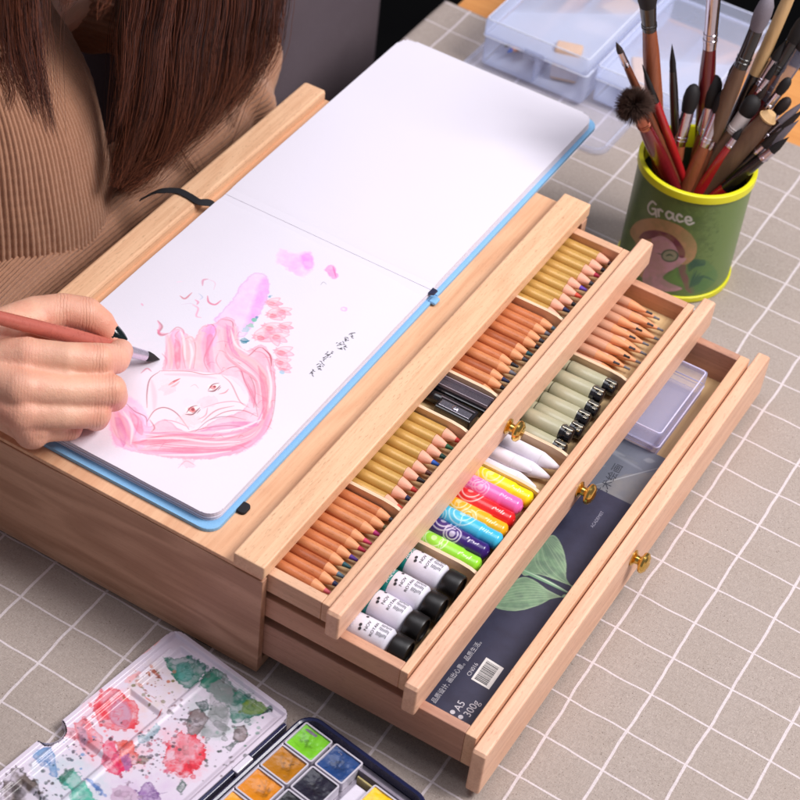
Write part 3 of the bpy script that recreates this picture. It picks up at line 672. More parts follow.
# clear lilac box
M_clr = clear('milky_lilac_plastic', (222,222,248), .16, .12, .3)
t = thing('clear_plastic_box', 'small frosted lilac plastic box at the far end of the third drawer', 'plastic box', (92, 320, F3+.1))
def shell(x0, x1, y0, y1, z0, z1, th=.9, bev=2.2, open_top=False):
    b = BM(); bx(b, x0, x1, y0, y1, z0, z1, bev, 3)
    if open_top:
        bmesh.ops.delete(b, geom=[f for f in b.faces if f.calc_center_median().z > z1-.05], context='FACES')
    return b
obj('box_base', shell(66, 120.5, 284, 357, F3+.4, F3+9.5, open_top=True), M_clr, t, True, smooth=True)
obj('box_lid', shell(65.3, 121.2, 283.3, 357.7, F3+9.8, F3+22.5), M_clr, t, True, smooth=True)
R_ = rrect(65.6, 120.9, 283.6, 357.4, 2.5, 4); b = BM(); tube(b, [(x, y, F3+10.0) for x, y in R_+R_[:1]], .55, 6, False); R_ = rrect(66.6, 119.9, 284.6, 356.4, 2.5, 4); tube(b, [(x, y, F3+22.0) for x, y in R_+R_[:1]], .45, 6, False); obj('lid_rim', b, plain('pale_lilac_rim', (222,216,246), .3), t, True)
b = BM(); bx(b, 70, 116, 288, 353, F3+1.4, F3+7, 1); obj('inner_tray', b, clear('lilac_tray', (212,212,244), .16, .25, .3), t, True)
# ================================================================= the sketchbook
BX0, BX1, BY0, BY1, BYM = -203.8, -43.6, 14.6, 491.0, 257.6
book = thing('sketchbook', 'open sky-blue sketchbook with a pink watercolour portrait of a girl on one page', 'sketchbook', (-123, 253, ZT))
M_blue = plain('blue_cloth_cover', (132,184,226), .7, 0, .07, 1200, bump=.05)
def cover_bm(ya, yb, corners):
    return prism(BM(), rrect(-207.2, -40.6, ya, yb, 9, 7, corners), ZT+.15, ZT+2.6, .7)
b = cover_bm(9.6, BYM-4, (0, 0, 9, 9)); obj('cover', b, M_blue, book, True)
b = cover_bm(BYM+4, 495.6, (9, 9, 0, 0)); obj('cover', b, M_blue, book, True)
b = BM(); bx(b, -207, -39.6, BYM-3.9, BYM+3.9, ZT+.3, ZT+2.2, .6); obj('spine', b, M_blue, book, True)
M_page = plain('white_page', (226,221,233), .85, 0, .012, 1500, spec=.2, bump=.06)
ZP = 98.2
def gutter(y): return np.exp(-np.abs(y-BYM)/4.0)
for (ya, yb, rs, nsheet) in ((BY0, BYM-.15, (0, 0, 9, 9), 6), (BYM+.15, BY1, (9, 9, 0, 0), 6)):
    b = BM(); rr = random.Random(int(ya))
    for k in range(nsheet):
        z0 = ZT+2.75+k*1.02; o = rr.uniform(0, .9); o2 = rr.uniform(-.2, .5)+(.0 if k else .2)
        prism(b, rrect(BX0+o*.3, BX1-o2, ya+(o if ya < 100 else 0), yb-(o if ya > 100 else 0), 9, 7, rs), z0, z0+(.82 if k < nsheet-1 else .7))
    obj('page_block', b, M_page, book, True)
# ---- page with the painting
def pg(u, v): return tuple(at(u, v, z=ZP)[:2])
c = Canvas(BX0, BX1, BY0, BYM-.2, .30, (226,221,233))
def q6(x, y): return pg(90+.3*x, 240+.3*y)
def PL(pts): return [q6(*p) for p in pts]
PK = (250,176,196); PK2 = (240,132,160); RD = (206,92,112); LV = (238,176,236); SH = (186,112,128)
c.poly([(-204, 14), (-44, 14), (-44, 100), (-204, 100)], (244,226,240), .5, 30, 6, smooth=False)
c.poly(PL([(430,250),(480,190),(500,150),(545,112),(585,116),(600,160),(580,220),(545,280),(505,325),(455,300),(410,270)]), LV, .42, 1.0, .5, .25, .4, (196,110,190))
c.poly(PL([(560,150),(585,125),(597,160),(580,215),(545,275),(515,300),(540,220)]), (226,140,226), .6, 3, .6)
c.poly(PL([(240,440),(250,380),(262,330),(290,295),(320,312),(345,335),(372,290),(412,280),(438,262),(480,268),(494,345),(525,368),(570,348),(606,385),(618,450),(612,560),(588,632),(530,690),(450,722),(350,732),(200,716),(100,690),(70,640),(80,565),(150,560),(192,622),(250,600),(330,640),(420,600),(520,560),(500,490),(440,452),(330,440)]), (244,176,196), .66, .8, .5, .3, .35, PK2)
c.poly(PL([(60,570),(130,520),(190,580),(200,640),(160,700),(90,690),(66,640)]), (246,180,226), .55, 2, .8)
for P_, col, a in (([(560,370),(606,400),(616,470),(606,560),(570,620),(560,520),(540,430)], PK, .6), ([(200,700),(330,690),(470,700),(560,650),(600,590),(590,640),(520,700),(400,728),(260,724)], (252,150,176), .55),
                   ([(180,650),(300,640),(420,650),(520,640),(420,690),(260,690)], (252,186,200), .6), ([(390,290),(420,285),(425,330),(400,360),(385,320)], LV, .7), ([(250,320),(300,300),(320,330),(290,360)], LV, .35)):
    c.poly(PL(P_), col, a, 1.8, .8)
c.poly(PL([(190,510),(200,465),(235,438),(330,438),(430,448),(500,470),(528,545),(420,590),(340,625),(250,590),(205,605),(188,560)]), (244,222,231), .85, .8, .2)
for P_, w_, col, a in [([(232,440),(200,465),(190,510),(190,560)], .8, SH, .8), ([(232,438),(330,440),(380,450),(430,447)], .7, RD, .7), ([(430,447),(470,425),(500,430),(515,470),(530,500),(560,560)], .7, RD, .75),
    ([(190,605),(215,570),(250,560),(290,580),(330,632)], .9, SH, .8), ([(120,545),(150,572),(185,590),(190,620)], .8, SH, .7), ([(205,440),(190,430),(170,445)], 1.2, PK2, .6),
    ([(300,300),(285,320),(300,350),(300,430)], 1.1, PK2, .5), ([(318,330),(340,325),(352,360),(345,430)], .8, SH, .6), ([(318,330),(308,370),(318,430)], .8, RD, .5), ([(385,290),(408,283),(420,310),(400,350),(380,400),(395,440)], 1.0, RD, .55),
    ([(440,265),(475,275),(470,320),(450,360),(470,395),(510,390)], 1.0, RD, .6), ([(430,300),(440,350),(420,400),(440,440)], .8, PK2, .6), ([(480,365),(520,390),(560,360),(580,362)], .9, RD, .55), ([(470,400),(500,412),(530,400)], 1.0, SH, .6),
    ([(575,360),(600,385),(605,420)], 1.2, RD, .8), ([(540,370),(580,380),(600,420),(610,500)], .8, PK2, .6), ([(500,430),(530,450),(550,500),(545,560)], .9, RD, .55), ([(520,470),(545,520),(560,590)], .8, SH, .5),
    ([(440,452),(470,480),(500,540),(530,560)], .9, RD, .5), ([(400,600),(450,575),(510,570),(560,590)], .9, RD, .6), ([(350,640),(400,600),(460,590),(520,600)], 1.0, SH, .5), ([(330,640),(400,625),(480,620),(560,640)], .9, RD, .5),
    ([(200,645),(280,640),(360,650),(450,660),(540,650)], 1.0, PK2, .7), ([(150,680),(230,655),(320,650),(350,655)], 2.0, (232,120,144), .55), ([(190,690),(300,680),(420,690),(520,680)], 1.2, PK2, .6), ([(160,700),(260,705),(380,715),(480,705)], 1.0, PK2, .6),
    ([(380,560),(430,545),(480,540),(520,550)], .8, PK2, .6), ([(370,610),(420,570),(480,555)], 1.1, RD, .5), ([(90,580),(120,600),(130,650),(110,690)], 1.4, (232,150,206), .5), ([(130,560),(160,600),(150,650)], 1.0, (222,130,190), .45), ([(75,620),(95,660),(140,690)], 1.2, (236,150,200), .5),
    ([(200,600),(215,625),(205,640)], 1.0, RD, .6), ([(240,600),(280,605),(330,625)], .8, PK2, .6), ([(226,270),(240,290),(228,312),(250,318)], 1.6, RD, .6), ([(225,300),(236,318),(262,312)], 2.2, PK2, .6), ([(265,312),(290,292),(312,305),(305,335)], 1.0, PK2, .6),
    ([(612,440),(618,500),(610,580),(585,640),(530,690)], .7, RD, .5), ([(560,430),(590,470),(590,540)], 1.6, PK, .6), ([(240,380),(255,400),(250,430)], 1.0, PK2, .5), ([(270,380),(280,410),(275,435)], 1.0, LV, .6)]:
    c.stroke(PL(P_), w_*.9, tuple(int(q*.9) for q in col), min(1, a*1.15), .6)
for k in range(90):                                          # loose hair strands following the big locks
    rr = random.Random(k); t_ = rr.random(); o = rr.uniform(-1, 1)
    if k % 2: P_ = [(190+o*12, 660+o*26), (300, 668+o*28), (430, 672+o*30), (540, 650+o*36), (590+o*10, 570+o*20)]
    else: P_ = [(450+o*30, 300), (470+o*26, 380), (520+o*24, 420-o*10), (570+o*22, 470), (585+o*24, 560)]
    c.stroke(PL(P_), rr.uniform(.35, .9), rr.choice((PK2, (250,206,216), (222,120,146), (253,226,234), (238,160,200))), .55, .5)
for k in range(70):                                          # soft layered washes that follow the locks
    rr = random.Random(500+k); o = rr.uniform(-1, 1); m_ = k % 5
    if m_ == 0: P_ = [(150+o*20, 690+o*20), (300, 690+o*28), (440, 690+o*26), (560, 640+o*26), (600+o*8, 560)]
    elif m_ == 1: P_ = [(470+o*24, 290), (480+o*20, 370), (540+o*20, 410), (590+o*14, 480), (590+o*16, 580)]
    elif m_ == 2: P_ = [(290+o*36, 310+abs(o)*10), (300+o*40, 370), (310+o*50, 430)]
    elif m_ == 3: P_ = [(400+o*40, 290+abs(o)*20), (395+o*44, 360), (410+o*46, 440)]
    else: P_ = [(90+o*22, 570+o*20), (110+o*26, 630), (150+o*20, 690)]
    c.stroke(PL(P_), rr.uniform(1.6, 4.6), rr.choice(((244,150,176), (250,190,206), (232,134,168), (240,170,214), (252,214,222), (222,120,150), (250,200,190))), rr.uniform(.14, .4), 1.2)
for k in range(36):
    rr = random.Random(900+k); x, y = rr.uniform(230, 600), rr.uniform(300, 700)
    if 195 < x < 520 and 440 < y < 640: continue
    dx, dy = rr.uniform(10, 44), rr.uniform(-26, 26); c.stroke(PL([(x, y), (x+dx*.5, y+dy*.7-6), (x+dx, y+dy)]), rr.uniform(.3, .6), rr.choice(((176,96,112), (196,104,150), (206,92,110))), .5, .4)
c.blob(q6(262,500), 4.5, (246,190,204), .5, 1.5); c.blob(q6(395,540), 5, (246,190,204), .5, 1.5); c.blob(q6(330,600), 6, (248,200,208), .5, 2); c.stroke(PL([(205,470),(215,520),(214,570)]), 3, (244,176,196), .4, 1.5); c.stroke(PL([(250,450),(340,452),(420,462)]), 2.6, (242,170,190), .4, 1.2)
# eyes, nose, mouth
c.stroke(PL([(262,486),(278,476),(300,464)]), 1.5, (222,104,112), .85, .5); c.stroke(PL([(266,480),(280,472),(296,466)]), .5, (160,60,70), .8, .4); c.stroke(PL([(270,492),(284,486),(298,474)]), 1.3, (240,150,158), .6, .5)
for (x, y, r_) in ((412, 492, 11), (340, 567, 13)):
    c.blob(q6(x, y), r_*.3, (252,240,244), .8, .2)
    c.stroke(PL([(x-r_*1.7, y+r_*1.2), (x+r_*.2, y+r_*1.15), (x+r_*2.0, y-r_*.5)]), 1.0, (120,44,60), .85, .4); c.stroke(PL([(x+r_*1.2, y+r_*1.0), (x+r_*2.2, y-r_*.1)]), .6, (110,40,56), .7, .4)
    c.blob(q6(x, y), r_*.18, (226,116,118), .75, .5, .3); c.blob(q6(x+3, y-1), r_*.09, (150,40,56), .85, .2)
    c.stroke(PL([(x-18, y+10), (x-4, y-8), (x+18, y-14)]), .9, (140,52,66), .8, .4); c.stroke(PL([(x-14, y+14), (x+6, y+8), (x+20, y-4)]), .5, (172,80,90), .7, .4)
c.stroke(PL([(430,515),(450,510),(462,498)]), 1.0, RD, .6); c.stroke(PL([(335,490),(350,484),(362,496)]), .5, (226,150,160), .6); c.stroke(PL([(360,600),(385,585),(392,560)]), .9, RD, .5)
c.blob(q6(255,480), 3.2, (252,214,220), .5, 1.5); c.blob(q6(330,545), 3.5, (252,214,220), .5, 1.5)
LOCKS = [[(140,676),(230,652),(352,654),(420,664),(300,672),(200,684)], [(210,700),(330,690),(450,694),(540,668),(470,706),(330,712)], [(80,590),(104,600),(122,650),(112,690),(94,650)], [(560,420),(590,470),(594,550),(578,600),(572,520)], [(496,430),(528,452),(552,510),(548,560),(524,500)],
         [(452,280),(480,300),(476,350),(500,390),(472,372),(456,330)], [(284,330),(300,350),(300,420),(288,430),(280,380)], [(400,300),(412,330),(396,380),(402,430),(386,400),(388,340)], [(360,640),(440,612),(530,606),(560,620),(470,630)], [(130,570),(170,600),(176,650),(150,630)]]
for k, P_ in enumerate(LOCKS): c.poly(PL(P_), [(222,110,140), (228,124,156), (214,120,176)][k % 3], .5, .9, .25, .2, .4)
for P_ in ([(170,664),(280,660),(400,674),(500,672)], [(230,716),(360,716),(470,704)], [(590,420),(604,480),(598,560)], [(470,300),(486,350),(530,380)], [(110,570),(140,620),(136,680)], [(330,330),(340,380),(332,430)], [(420,640),(500,628),(570,600)], [(300,300),(312,330),(318,400)]):
    c.stroke(PL(P_), 1.7, (253,232,238), .7, .8)
# flowers and leaves beside the head
FLW = [((600,210), 7.4, .6), ((634,236), 7.0, .2), ((602,250), 8.0, .9), ((590,292), 9.4, .3), ((560,324), 9.0, 1.1), ((614,320), 8.6, .1), ((640,288), 6.6, .5), ((630,372), 8.6, .4), ((628,405), 7.4, .2), ((640,430), 5.6, .9)]
for (p_, r_, an) in FLW:
    cc = q6(*p_)
    for k in range(3):
        a_ = an+k*.75-.9; P_ = [(cc[0]+r_*s_*math.cos(a_+o_), cc[1]+r_*s_*math.sin(a_+o_)) for s_, o_ in ((-.5, 0), (.5, 1.0), (1.15, .05), (.5, -.9))]
        c.poly(P_, [(246,186,202), (240,166,190), (250,204,214)][k], .7, .6, .05, .35, .4, (218,120,146))
    c.blob((cc[0]+r_*.2, cc[1]), r_*.28, (222,96,120), .45, .4); c.stroke([(cc[0]-r_*.3, cc[1]), (cc[0]+r_*.5, cc[1]+r_*.2)], .4, (200,84,104), .7)
for (p_, r_, col) in (((546,268), 2.0, (120,190,170)), ((535,285), 1.6, (130,200,170)), ((520,300), 1.8, (160,206,210)), ((516,338), 2.2, (60,140,160)), ((600,188), 1.2, (90,160,190)), ((640,442), 1.6, (150,196,220)), ((556,258), 1.0, (90,140,180))):
    c.blob(q6(*p_), r_, col, .8, .7, .3)
c.stroke(PL([(500,336),(518,340),(532,336)]), 1.3, (40,120,150), .9)
# small flourishes and test washes
def q4(x, y): return pg(140+.125*x, 250+.125*y)
for P_, w_, col, a in [([(320,370),(360,392),(415,345)], 1.4, RD, .7), ([(540,370),(550,420),(600,440),(650,405)], 1.5, (222,80,130), .7), ([(500,290),(505,245),(545,235)], 1.5, (214,110,150), .6), ([(545,235),(600,265),(590,320)], .5, (226,170,200), .7), ([(420,440),(465,470),(450,530),(490,545)], 1.2, (240,140,180), .6),
    ([(440,400),(465,420),(455,440)], 1.4, (230,110,160), .6), ([(10,430),(25,450)], 1.2, (236,140,180), .6), ([(290,260),(340,255)], .8, (244,210,230), .7), ([(470,350),(500,380),(480,400)], .7, (160,176,210), .6), ([(330,440),(400,430),(440,440)], .5, (214,190,214), .6), ([(140,570),(160,610),(150,660),(200,670)], 1.3, (240,130,170), .55)]:
    c.stroke([q4(*p_) for p_ in P_], w_, col, a, .5)
c.blob(q4(560,640), 4.4, (250,160,214), .6, 1.0, .3); c.blob(q4(400,720), 3.2, (250,196,204), .5, 1, .4)
def q5(x, y): return pg(210+.1875*x, 240+.1875*y)
c.poly([q5(*p_) for p_ in ((380,50),(450,70),(530,65),(552,110),(548,150),(500,190),(460,185),(400,150),(350,110))], (240,182,240), .7, 2, .9, 0, .5)
c.poly([q5(*p_) for p_ in ((480,80),(535,70),(552,120),(545,155),(500,150))], (232,140,232), .6, 2, .6, .2)
c.poly([q5(*p_) for p_ in ((612,160),(640,135),(668,150),(680,195),(655,208),(630,185))], (238,150,208), .8, 1, .5, .3); c.stroke([q5(655,140), q5(672,200)], 1.0, (214,96,170), .7)
c.blob(q5(712,370), 2.2, (206,150,226), .8, .4, .8); c.blob(q5(712,370), 1.0, (240,226,250), .9, .2); c.blob(q5(716,372), 4.6, (250,222,240), .5, 1)
c.stroke([q5(590,240), q5(605,225), q5(622,238)], .4, (120,110,120), .7)
# handwritten inscription (brush pen marks running up the page)
hc = [(160,615), (232,560), (300,505), (345,430), (400,395), (515,285), (555,290), (610,180), (690,135)]
for i, (x, y) in enumerate(hc):
    rr = random.Random(40+i)
    for k in range(8):
        x0, y0 = x+rr.uniform(-45, 35), y+rr.uniform(-42, 42); a_ = rr.choice((-.5, 1.0, .2)); l_ = rr.uniform(18, 50)
        P_ = [(x0, y0), (x0+l_*.5*math.cos(a_), y0+l_*.5*math.sin(a_)+rr.uniform(-6, 6)), (x0+l_*math.cos(a_), y0+l_*math.sin(a_))]
        c.stroke([pg(300+.075*p_[0], 325+.075*p_[1]) for p_ in P_], .62, (40,36,44), .95, .35)
# pink smudge under the chin lock with a darker pink stroke
c.blob(pg(188, 463), 4.6, (250,186,200), .4, 1.6, .15); c.stroke([pg(178,468), pg(186,461), pg(196,466)], .9, (240,150,170), .5)
M_paint = painted('watercolour_on_paper', .85, .07)
ZT_ = ZP-.02
fnp = lambda X, Y: (X, Y, ZT_-2.6*gutter(Y)+.35*np.sin((Y-BY0)/(BYM-BY0)*math.pi)+(fbm(*X.shape, 130, 2, 7)-.5)*.7)
page = c.mesh('painted_page', fnp, M_paint, book); page['label'] = 'page with a pink watercolour portrait of a long-haired girl and flowers'
# clip the sheet's two rounded corners
def round_sheet(o, ysel, r=9):
    bm = bmesh.new(); bm.from_mesh(o.data); L_ = root_of(o).location; kill = []
    for v in bm.verts:
        x = (v.co.x+L_.x)/S; y = (v.co.y+L_.y)/S
        dx = min(x-BX0, BX1-x); dy = (y-BY0) if ysel < 0 else (BY1-y)
        if dx < r and dy < r and math.hypot(r-dx, r-dy) > r: kill.append(v)
    bmesh.ops.delete(bm, geom=kill, context='VERTS'); bm.to_mesh(o.data); bm.free()
round_sheet(page, -1)
ys_ = np.concatenate([np.linspace(BYM+.2, BYM+12, 20), np.linspace(BYM+14, BY1, 110)]); xs_ = np.linspace(BX0, BX1, 90)
XX, YY = np.meshgrid(xs_, ys_); P = np.stack([XX, YY, ZT_-2.6*gutter(YY)+.3*np.sin((YY-BYM)/(BY1-BYM)*math.pi)+(fbm(130, 90, 40, 2, 3)-.5)*.7], -1)
pg2 = grid_mesh('blank_page', P, M_page, book); round_sheet(pg2, 1)
# binding thread along the gutter
b = BM()
for k in range(7):
    x0 = BX0+6+k*22.4; tube(b, [(x0, BYM, ZP-2.4), (x0+1.5, BYM, ZP-1.7), (x0+13, BYM, ZP-1.7), (x0+14.5, BYM, ZP-2.4)], .35, 6)
obj('binding_thread', b, plain('grey_thread', (150,140,150), .8), book, True)
# page marker end and corner tab at the spine, pen loop at the near corner
M_blackcloth = plain('black_elastic', (22,22,28), .8, 0, .15, 1600, bump=.06)
b = BM(); prism(b, [(BX1-3.2, BYM-4.6), (BX1+3.4, BYM-2.2), (BX1+3.6, BYM+2.6), (BX1-1.0, BYM+3.4)], ZP-2.0, ZP-.9, .3); obj('corner_tab', b, plain('navy_tab', (36,38,66), .5), book, True)
b = BM(); bx(b, BX1+1.2, BX1+6.6, BYM-4.6, BYM+2.2, ZT+1.0, ZT+3.6, 1.1); obj('spine_cap', b, M_blue, book, True)
b = BM(); prism(b, rrect(-42, -35.2, 32.5, 41, 2.4, 4), ZT+.2, ZT+2.2, .6); obj('pen_loop', b, M_blackcloth, book, True)
# elastic closure thrown over the back ledge
def ribbon(pts, w, th=.5, nrm=None):
    b = BM(); P_ = [Vector(p) for p in spline(pts, 8)]; rings = []
    for i, p in enumerate(P_):
        d = (P_[min(i+1, len(P_)-1)]-P_[max(0, i-1)]).normalized(); side = Vector((0, 1, 0)); side = (side-d*side.dot(d)).normalized(); up = d.cross(side).normalized()
        rings.append([b.verts.new(p+side*w/2*sx+up*th/2*sz) for sx, sz in ((-1,-1),(1,-1),(1,1),(-1,1))])
    for r0, r1 in zip(rings, rings[1:]):
        for k in range(4): b.faces.new((r0[k], r0[(k+1) % 4], r1[(k+1) % 4], r1[k]))
    b.faces.new(rings[0][::-1]); b.faces.new(rings[-1]); return b
e0, e1, e2 = at(214, 209, z=92), at(188, 198, z=97.2), at(170, 191, z=97.6)
obj('elastic_band', ribbon([(-200, e0[1]-3, ZT+3), (-207, e0[1], 95.5), (-213, e1[1]+1, 97.3), (-222, e1[1]+2, 97.4), (-231, e1[1]+1.5, 97.6), tuple(at(160, 191, z=96.5)), tuple(at(151, 194, z=93)), tuple(at(140, 200, z=88))], 5.6), M_blackcloth, book, True)

# ================================================================= the cup of brushes
CX, CY, CR, CH = 39.0, 492.0, 42.0, 98.0
cup = thing('brush_cup', 'green printed pen cup with lime-yellow rims behind the drawer box', 'cup', (CX, CY, .4))
dirv = math.atan2(CAM[1]-CY, CAM[0]-CX)
c = Canvas(-math.pi*CR*.97, math.pi*CR*.97, 5.5, 92.5, .5, (100,124,62))
def cy_(u, v):                                                # photo position -> position on the cup's wrap
    d = ROT @ np.array([(u-400)/F, -(v-400)/F, -1.0]); o = CAM-np.array([CX, CY, 0]); A_c = d[0]**2+d[1]**2; B_c = 2*(o[0]*d[0]+o[1]*d[1]); C_c = o[0]**2+o[1]**2-(CR-.6)**2
    t = (-B_c-math.sqrt(max(0, B_c*B_c-4*A_c*C_c)))/(2*A_c); p = o+t*d; return ((math.atan2(p[1], p[0])-dirv+math.pi) % (2*math.pi)-math.pi)*CR, p[2]
def qc(x, y): return cy_(630+x*.1375, 190+y*.1375)
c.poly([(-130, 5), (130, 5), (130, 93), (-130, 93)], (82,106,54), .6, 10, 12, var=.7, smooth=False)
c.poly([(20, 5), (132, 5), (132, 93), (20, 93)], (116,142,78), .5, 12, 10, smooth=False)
c.poly([(62, 5), (90, 5), (94, 93), (70, 93)], (70,120,100), .55, 8, 6)
TQ = lambda pts: [qc(*p_) for p_ in pts]
c.poly(TQ([(40,380),(0,300),(60,225),(180,205),(320,240),(430,310),(485,400),(470,490),(400,545),(340,540),(250,600),(60,620)]), (184,142,98), .95, .6, .1)
c.poly(TQ([(60,350),(100,305),(190,292),(300,325),(370,390),(400,450),(390,495),(350,500),(330,430),(280,380),(200,350),(120,360)]), (112,44,60), .95, .6, .1)
c.poly(TQ([(160,350),(230,335),(300,375),(345,440),(360,490),(410,500),(350,560),(270,600),(240,640),(300,680),(380,715),(330,735),(200,730),(90,660),(130,500)]), (196,146,158), .97, .6, .1)
c.poly(TQ([(238,640),(290,600),(345,560),(350,620),(400,680),(430,720),(380,700),(300,680)]), (96,140,58), .95, .5, .1, .3, .3, (50,90,44))
c.poly(TQ([(350,560),(400,540),(410,600),(450,680),(470,745),(420,740),(380,660)]), (128,70,80), .9, .6, .1)
c.poly(TQ([(410,600),(440,530),(540,510),(600,550),(640,620),(600,690),(520,740),(450,740)]), (78,120,66), .8, 1, .6)
c.poly(TQ([(420,545),(470,505),(540,512),(545,545),(480,560),(430,590)]), (40,84,62), .9, .6, .3)
for k in range(11):
    a0 = TQ([(425+k*9, 700-k*9+(k % 2)*4)])[0]; x1_, y1_ = 470+k*15, 575+k*9
    c.stroke(TQ([(428+k*7, 715-k*3), (448+k*10, 650-k*2), (x1_, y1_)]), 1.5 if k % 2 else 1.0, (36,78,62) if k % 2 else (60,104,66), .9, .5)
P_ = TQ([(235+58*math.cos(a)+55, 478+42*math.sin(a)) for a in np.linspace(0, 6.3, 16)])
c.poly(P_[:-1], (128,150,104), .8, .5); c.stroke(P_, 1.3, (60,84,52), .9, .4, False); c.stroke(TQ([(262,480),(290,470),(312,482)]), 1.6, (54,80,50), .9); c.stroke(TQ([(238,470),(200,460)]), 1.0, (60,84,52), .9)
c.poly(TQ([(630,60),(680,36),(690,44),(650,80)]), (52,80,52), .9, .5)
LT = {'G': [[(.95,.95),(.6,1.1),(.15,.7),(.1,.25),(.45,0),(.85,.2),(.9,.5),(.55,.48)], [(.9,.5),(.95,-.1)]], 'r': [[(.1,.55),(.2,0)], [(.15,.3),(.4,.6),(.75,.5)]], 'a': [[(.8,.5),(.4,.62),(.1,.3),(.35,0),(.75,.25)], [(.82,.55),(.8,.15),(1.0,0)]],
      'c': [[(.8,.5),(.45,.62),(.12,.3),(.4,0),(.9,.12)]], 'e': [[(.1,.28),(.7,.36),(.6,.62),(.25,.55),(.12,.22),(.45,-.02),(.95,.22)]]}
x_ = 0
for ch_, w_ in (('G', 66), ('r', 50), ('a', 72), ('c', 56), ('e', 70)):
    for st in LT[ch_]:
        c.stroke(TQ([(128+(x_+p_[0]*w_)*1.0-p_[1]*4, 168+(x_+p_[0]*w_)*.27-p_[1]*86) for p_ in st]), 1.7, (214,212,204), .95, .5, False)
    x_ += w_+6
def fnc(X, Y):
    a = dirv+X/CR; return CX+(CR-.6)*np.cos(a), CY+(CR-.6)*np.sin(a), Y
c.mesh('printed_wall', fnc, painted('printed_cup', .4, 0, .25), cup)
M_yel = plain('lime_yellow_plastic', (224,220,28), .38, 0, .03, coat=.2)
obj('rim', lathe(BM(), [(CR-3.4, 80), (CR-3.2, 97), (CR-2.6, 98.2), (CR-.6, 98.4), (CR+.5, 97.8), (CR+.7, 96.6), (CR+.7, 92.2), (CR-.4, 91.8)], (CX, CY, 0), 96), M_yel, cup, True, True)
obj('base_ring', lathe(BM(), [(0, .8), (CR-1, .8), (CR+.6, 1.2), (CR+.8, 2), (CR+.7, 5.4), (CR-.4, 6), (CR-1.4, 6)], (CX, CY, 0), 96), M_yel, cup, True, True)
obj('inner_wall', lathe(BM(), [(CR-1.4, 6), (CR-3.4, 80.2), (CR-3.6, 80.2), (CR-4, 3.4), (0, 3.2)], (CX, CY, 0), 96), plain('dark_cup_inside', (48,56,30), .6), cup, True, True)

# brushes: each defined by where its visible end sits in the photo; it leans inside the cup
def cone_between(b, p, q, rp, rq, seg=16): return tube(b, [p, q], [rp, rq], seg)
BR = {'brown': wood('brown_brush_wood', (120,66,44), (78,38,28), 'Z', .1, .3, 31), 'chestnut': wood('chestnut_brush_wood', (150,84,56), (104,52,38), 'Z', .1, .25, 32), 'red': plain('red_lacquer', (172,30,36), .2, 0, .06, coat=.7), 'black': plain('black_lacquer', (26,24,26), .22, 0, .1, coat=.6),
      'dark red': plain('dark_red_lacquer', (110,22,30), .2, 0, .06, coat=.7), 'olive brown': wood('olive_brush_wood', (112,84,66), (80,58,46), 'Z', .1, .45, 33), 'pale': wood('bamboo', (214,178,130), (180,140,94), 'Z', .1, .5, 34), 'grey': plain('grey_barrel', (110,108,120), .4), 'clear': clear('smoky_clear_tube', (150,150,172), .35, .1, .2)}
HR = {'black': plain('black_hair', (24,20,22), .7, 0, .4, 2600), 'brown': plain('brown_hair', (62,40,34), .7, 0, .4, 2600), 'white': plain('white_hair', (206,196,196), .8, 0, .12, 2600), 'grey': plain('grey_hair', (120,112,122), .8, 0, .2, 2600), 'dark': plain('dark_brown_hair', (40,28,26), .7, 0, .4, 2600)}
M_ferr = plain('nickel_ferrule', (206,200,212), .16, 1, .06, 500); M_ferrc = plain('copper_ferrule', (196,120,96), .22, 1, .06, 500)
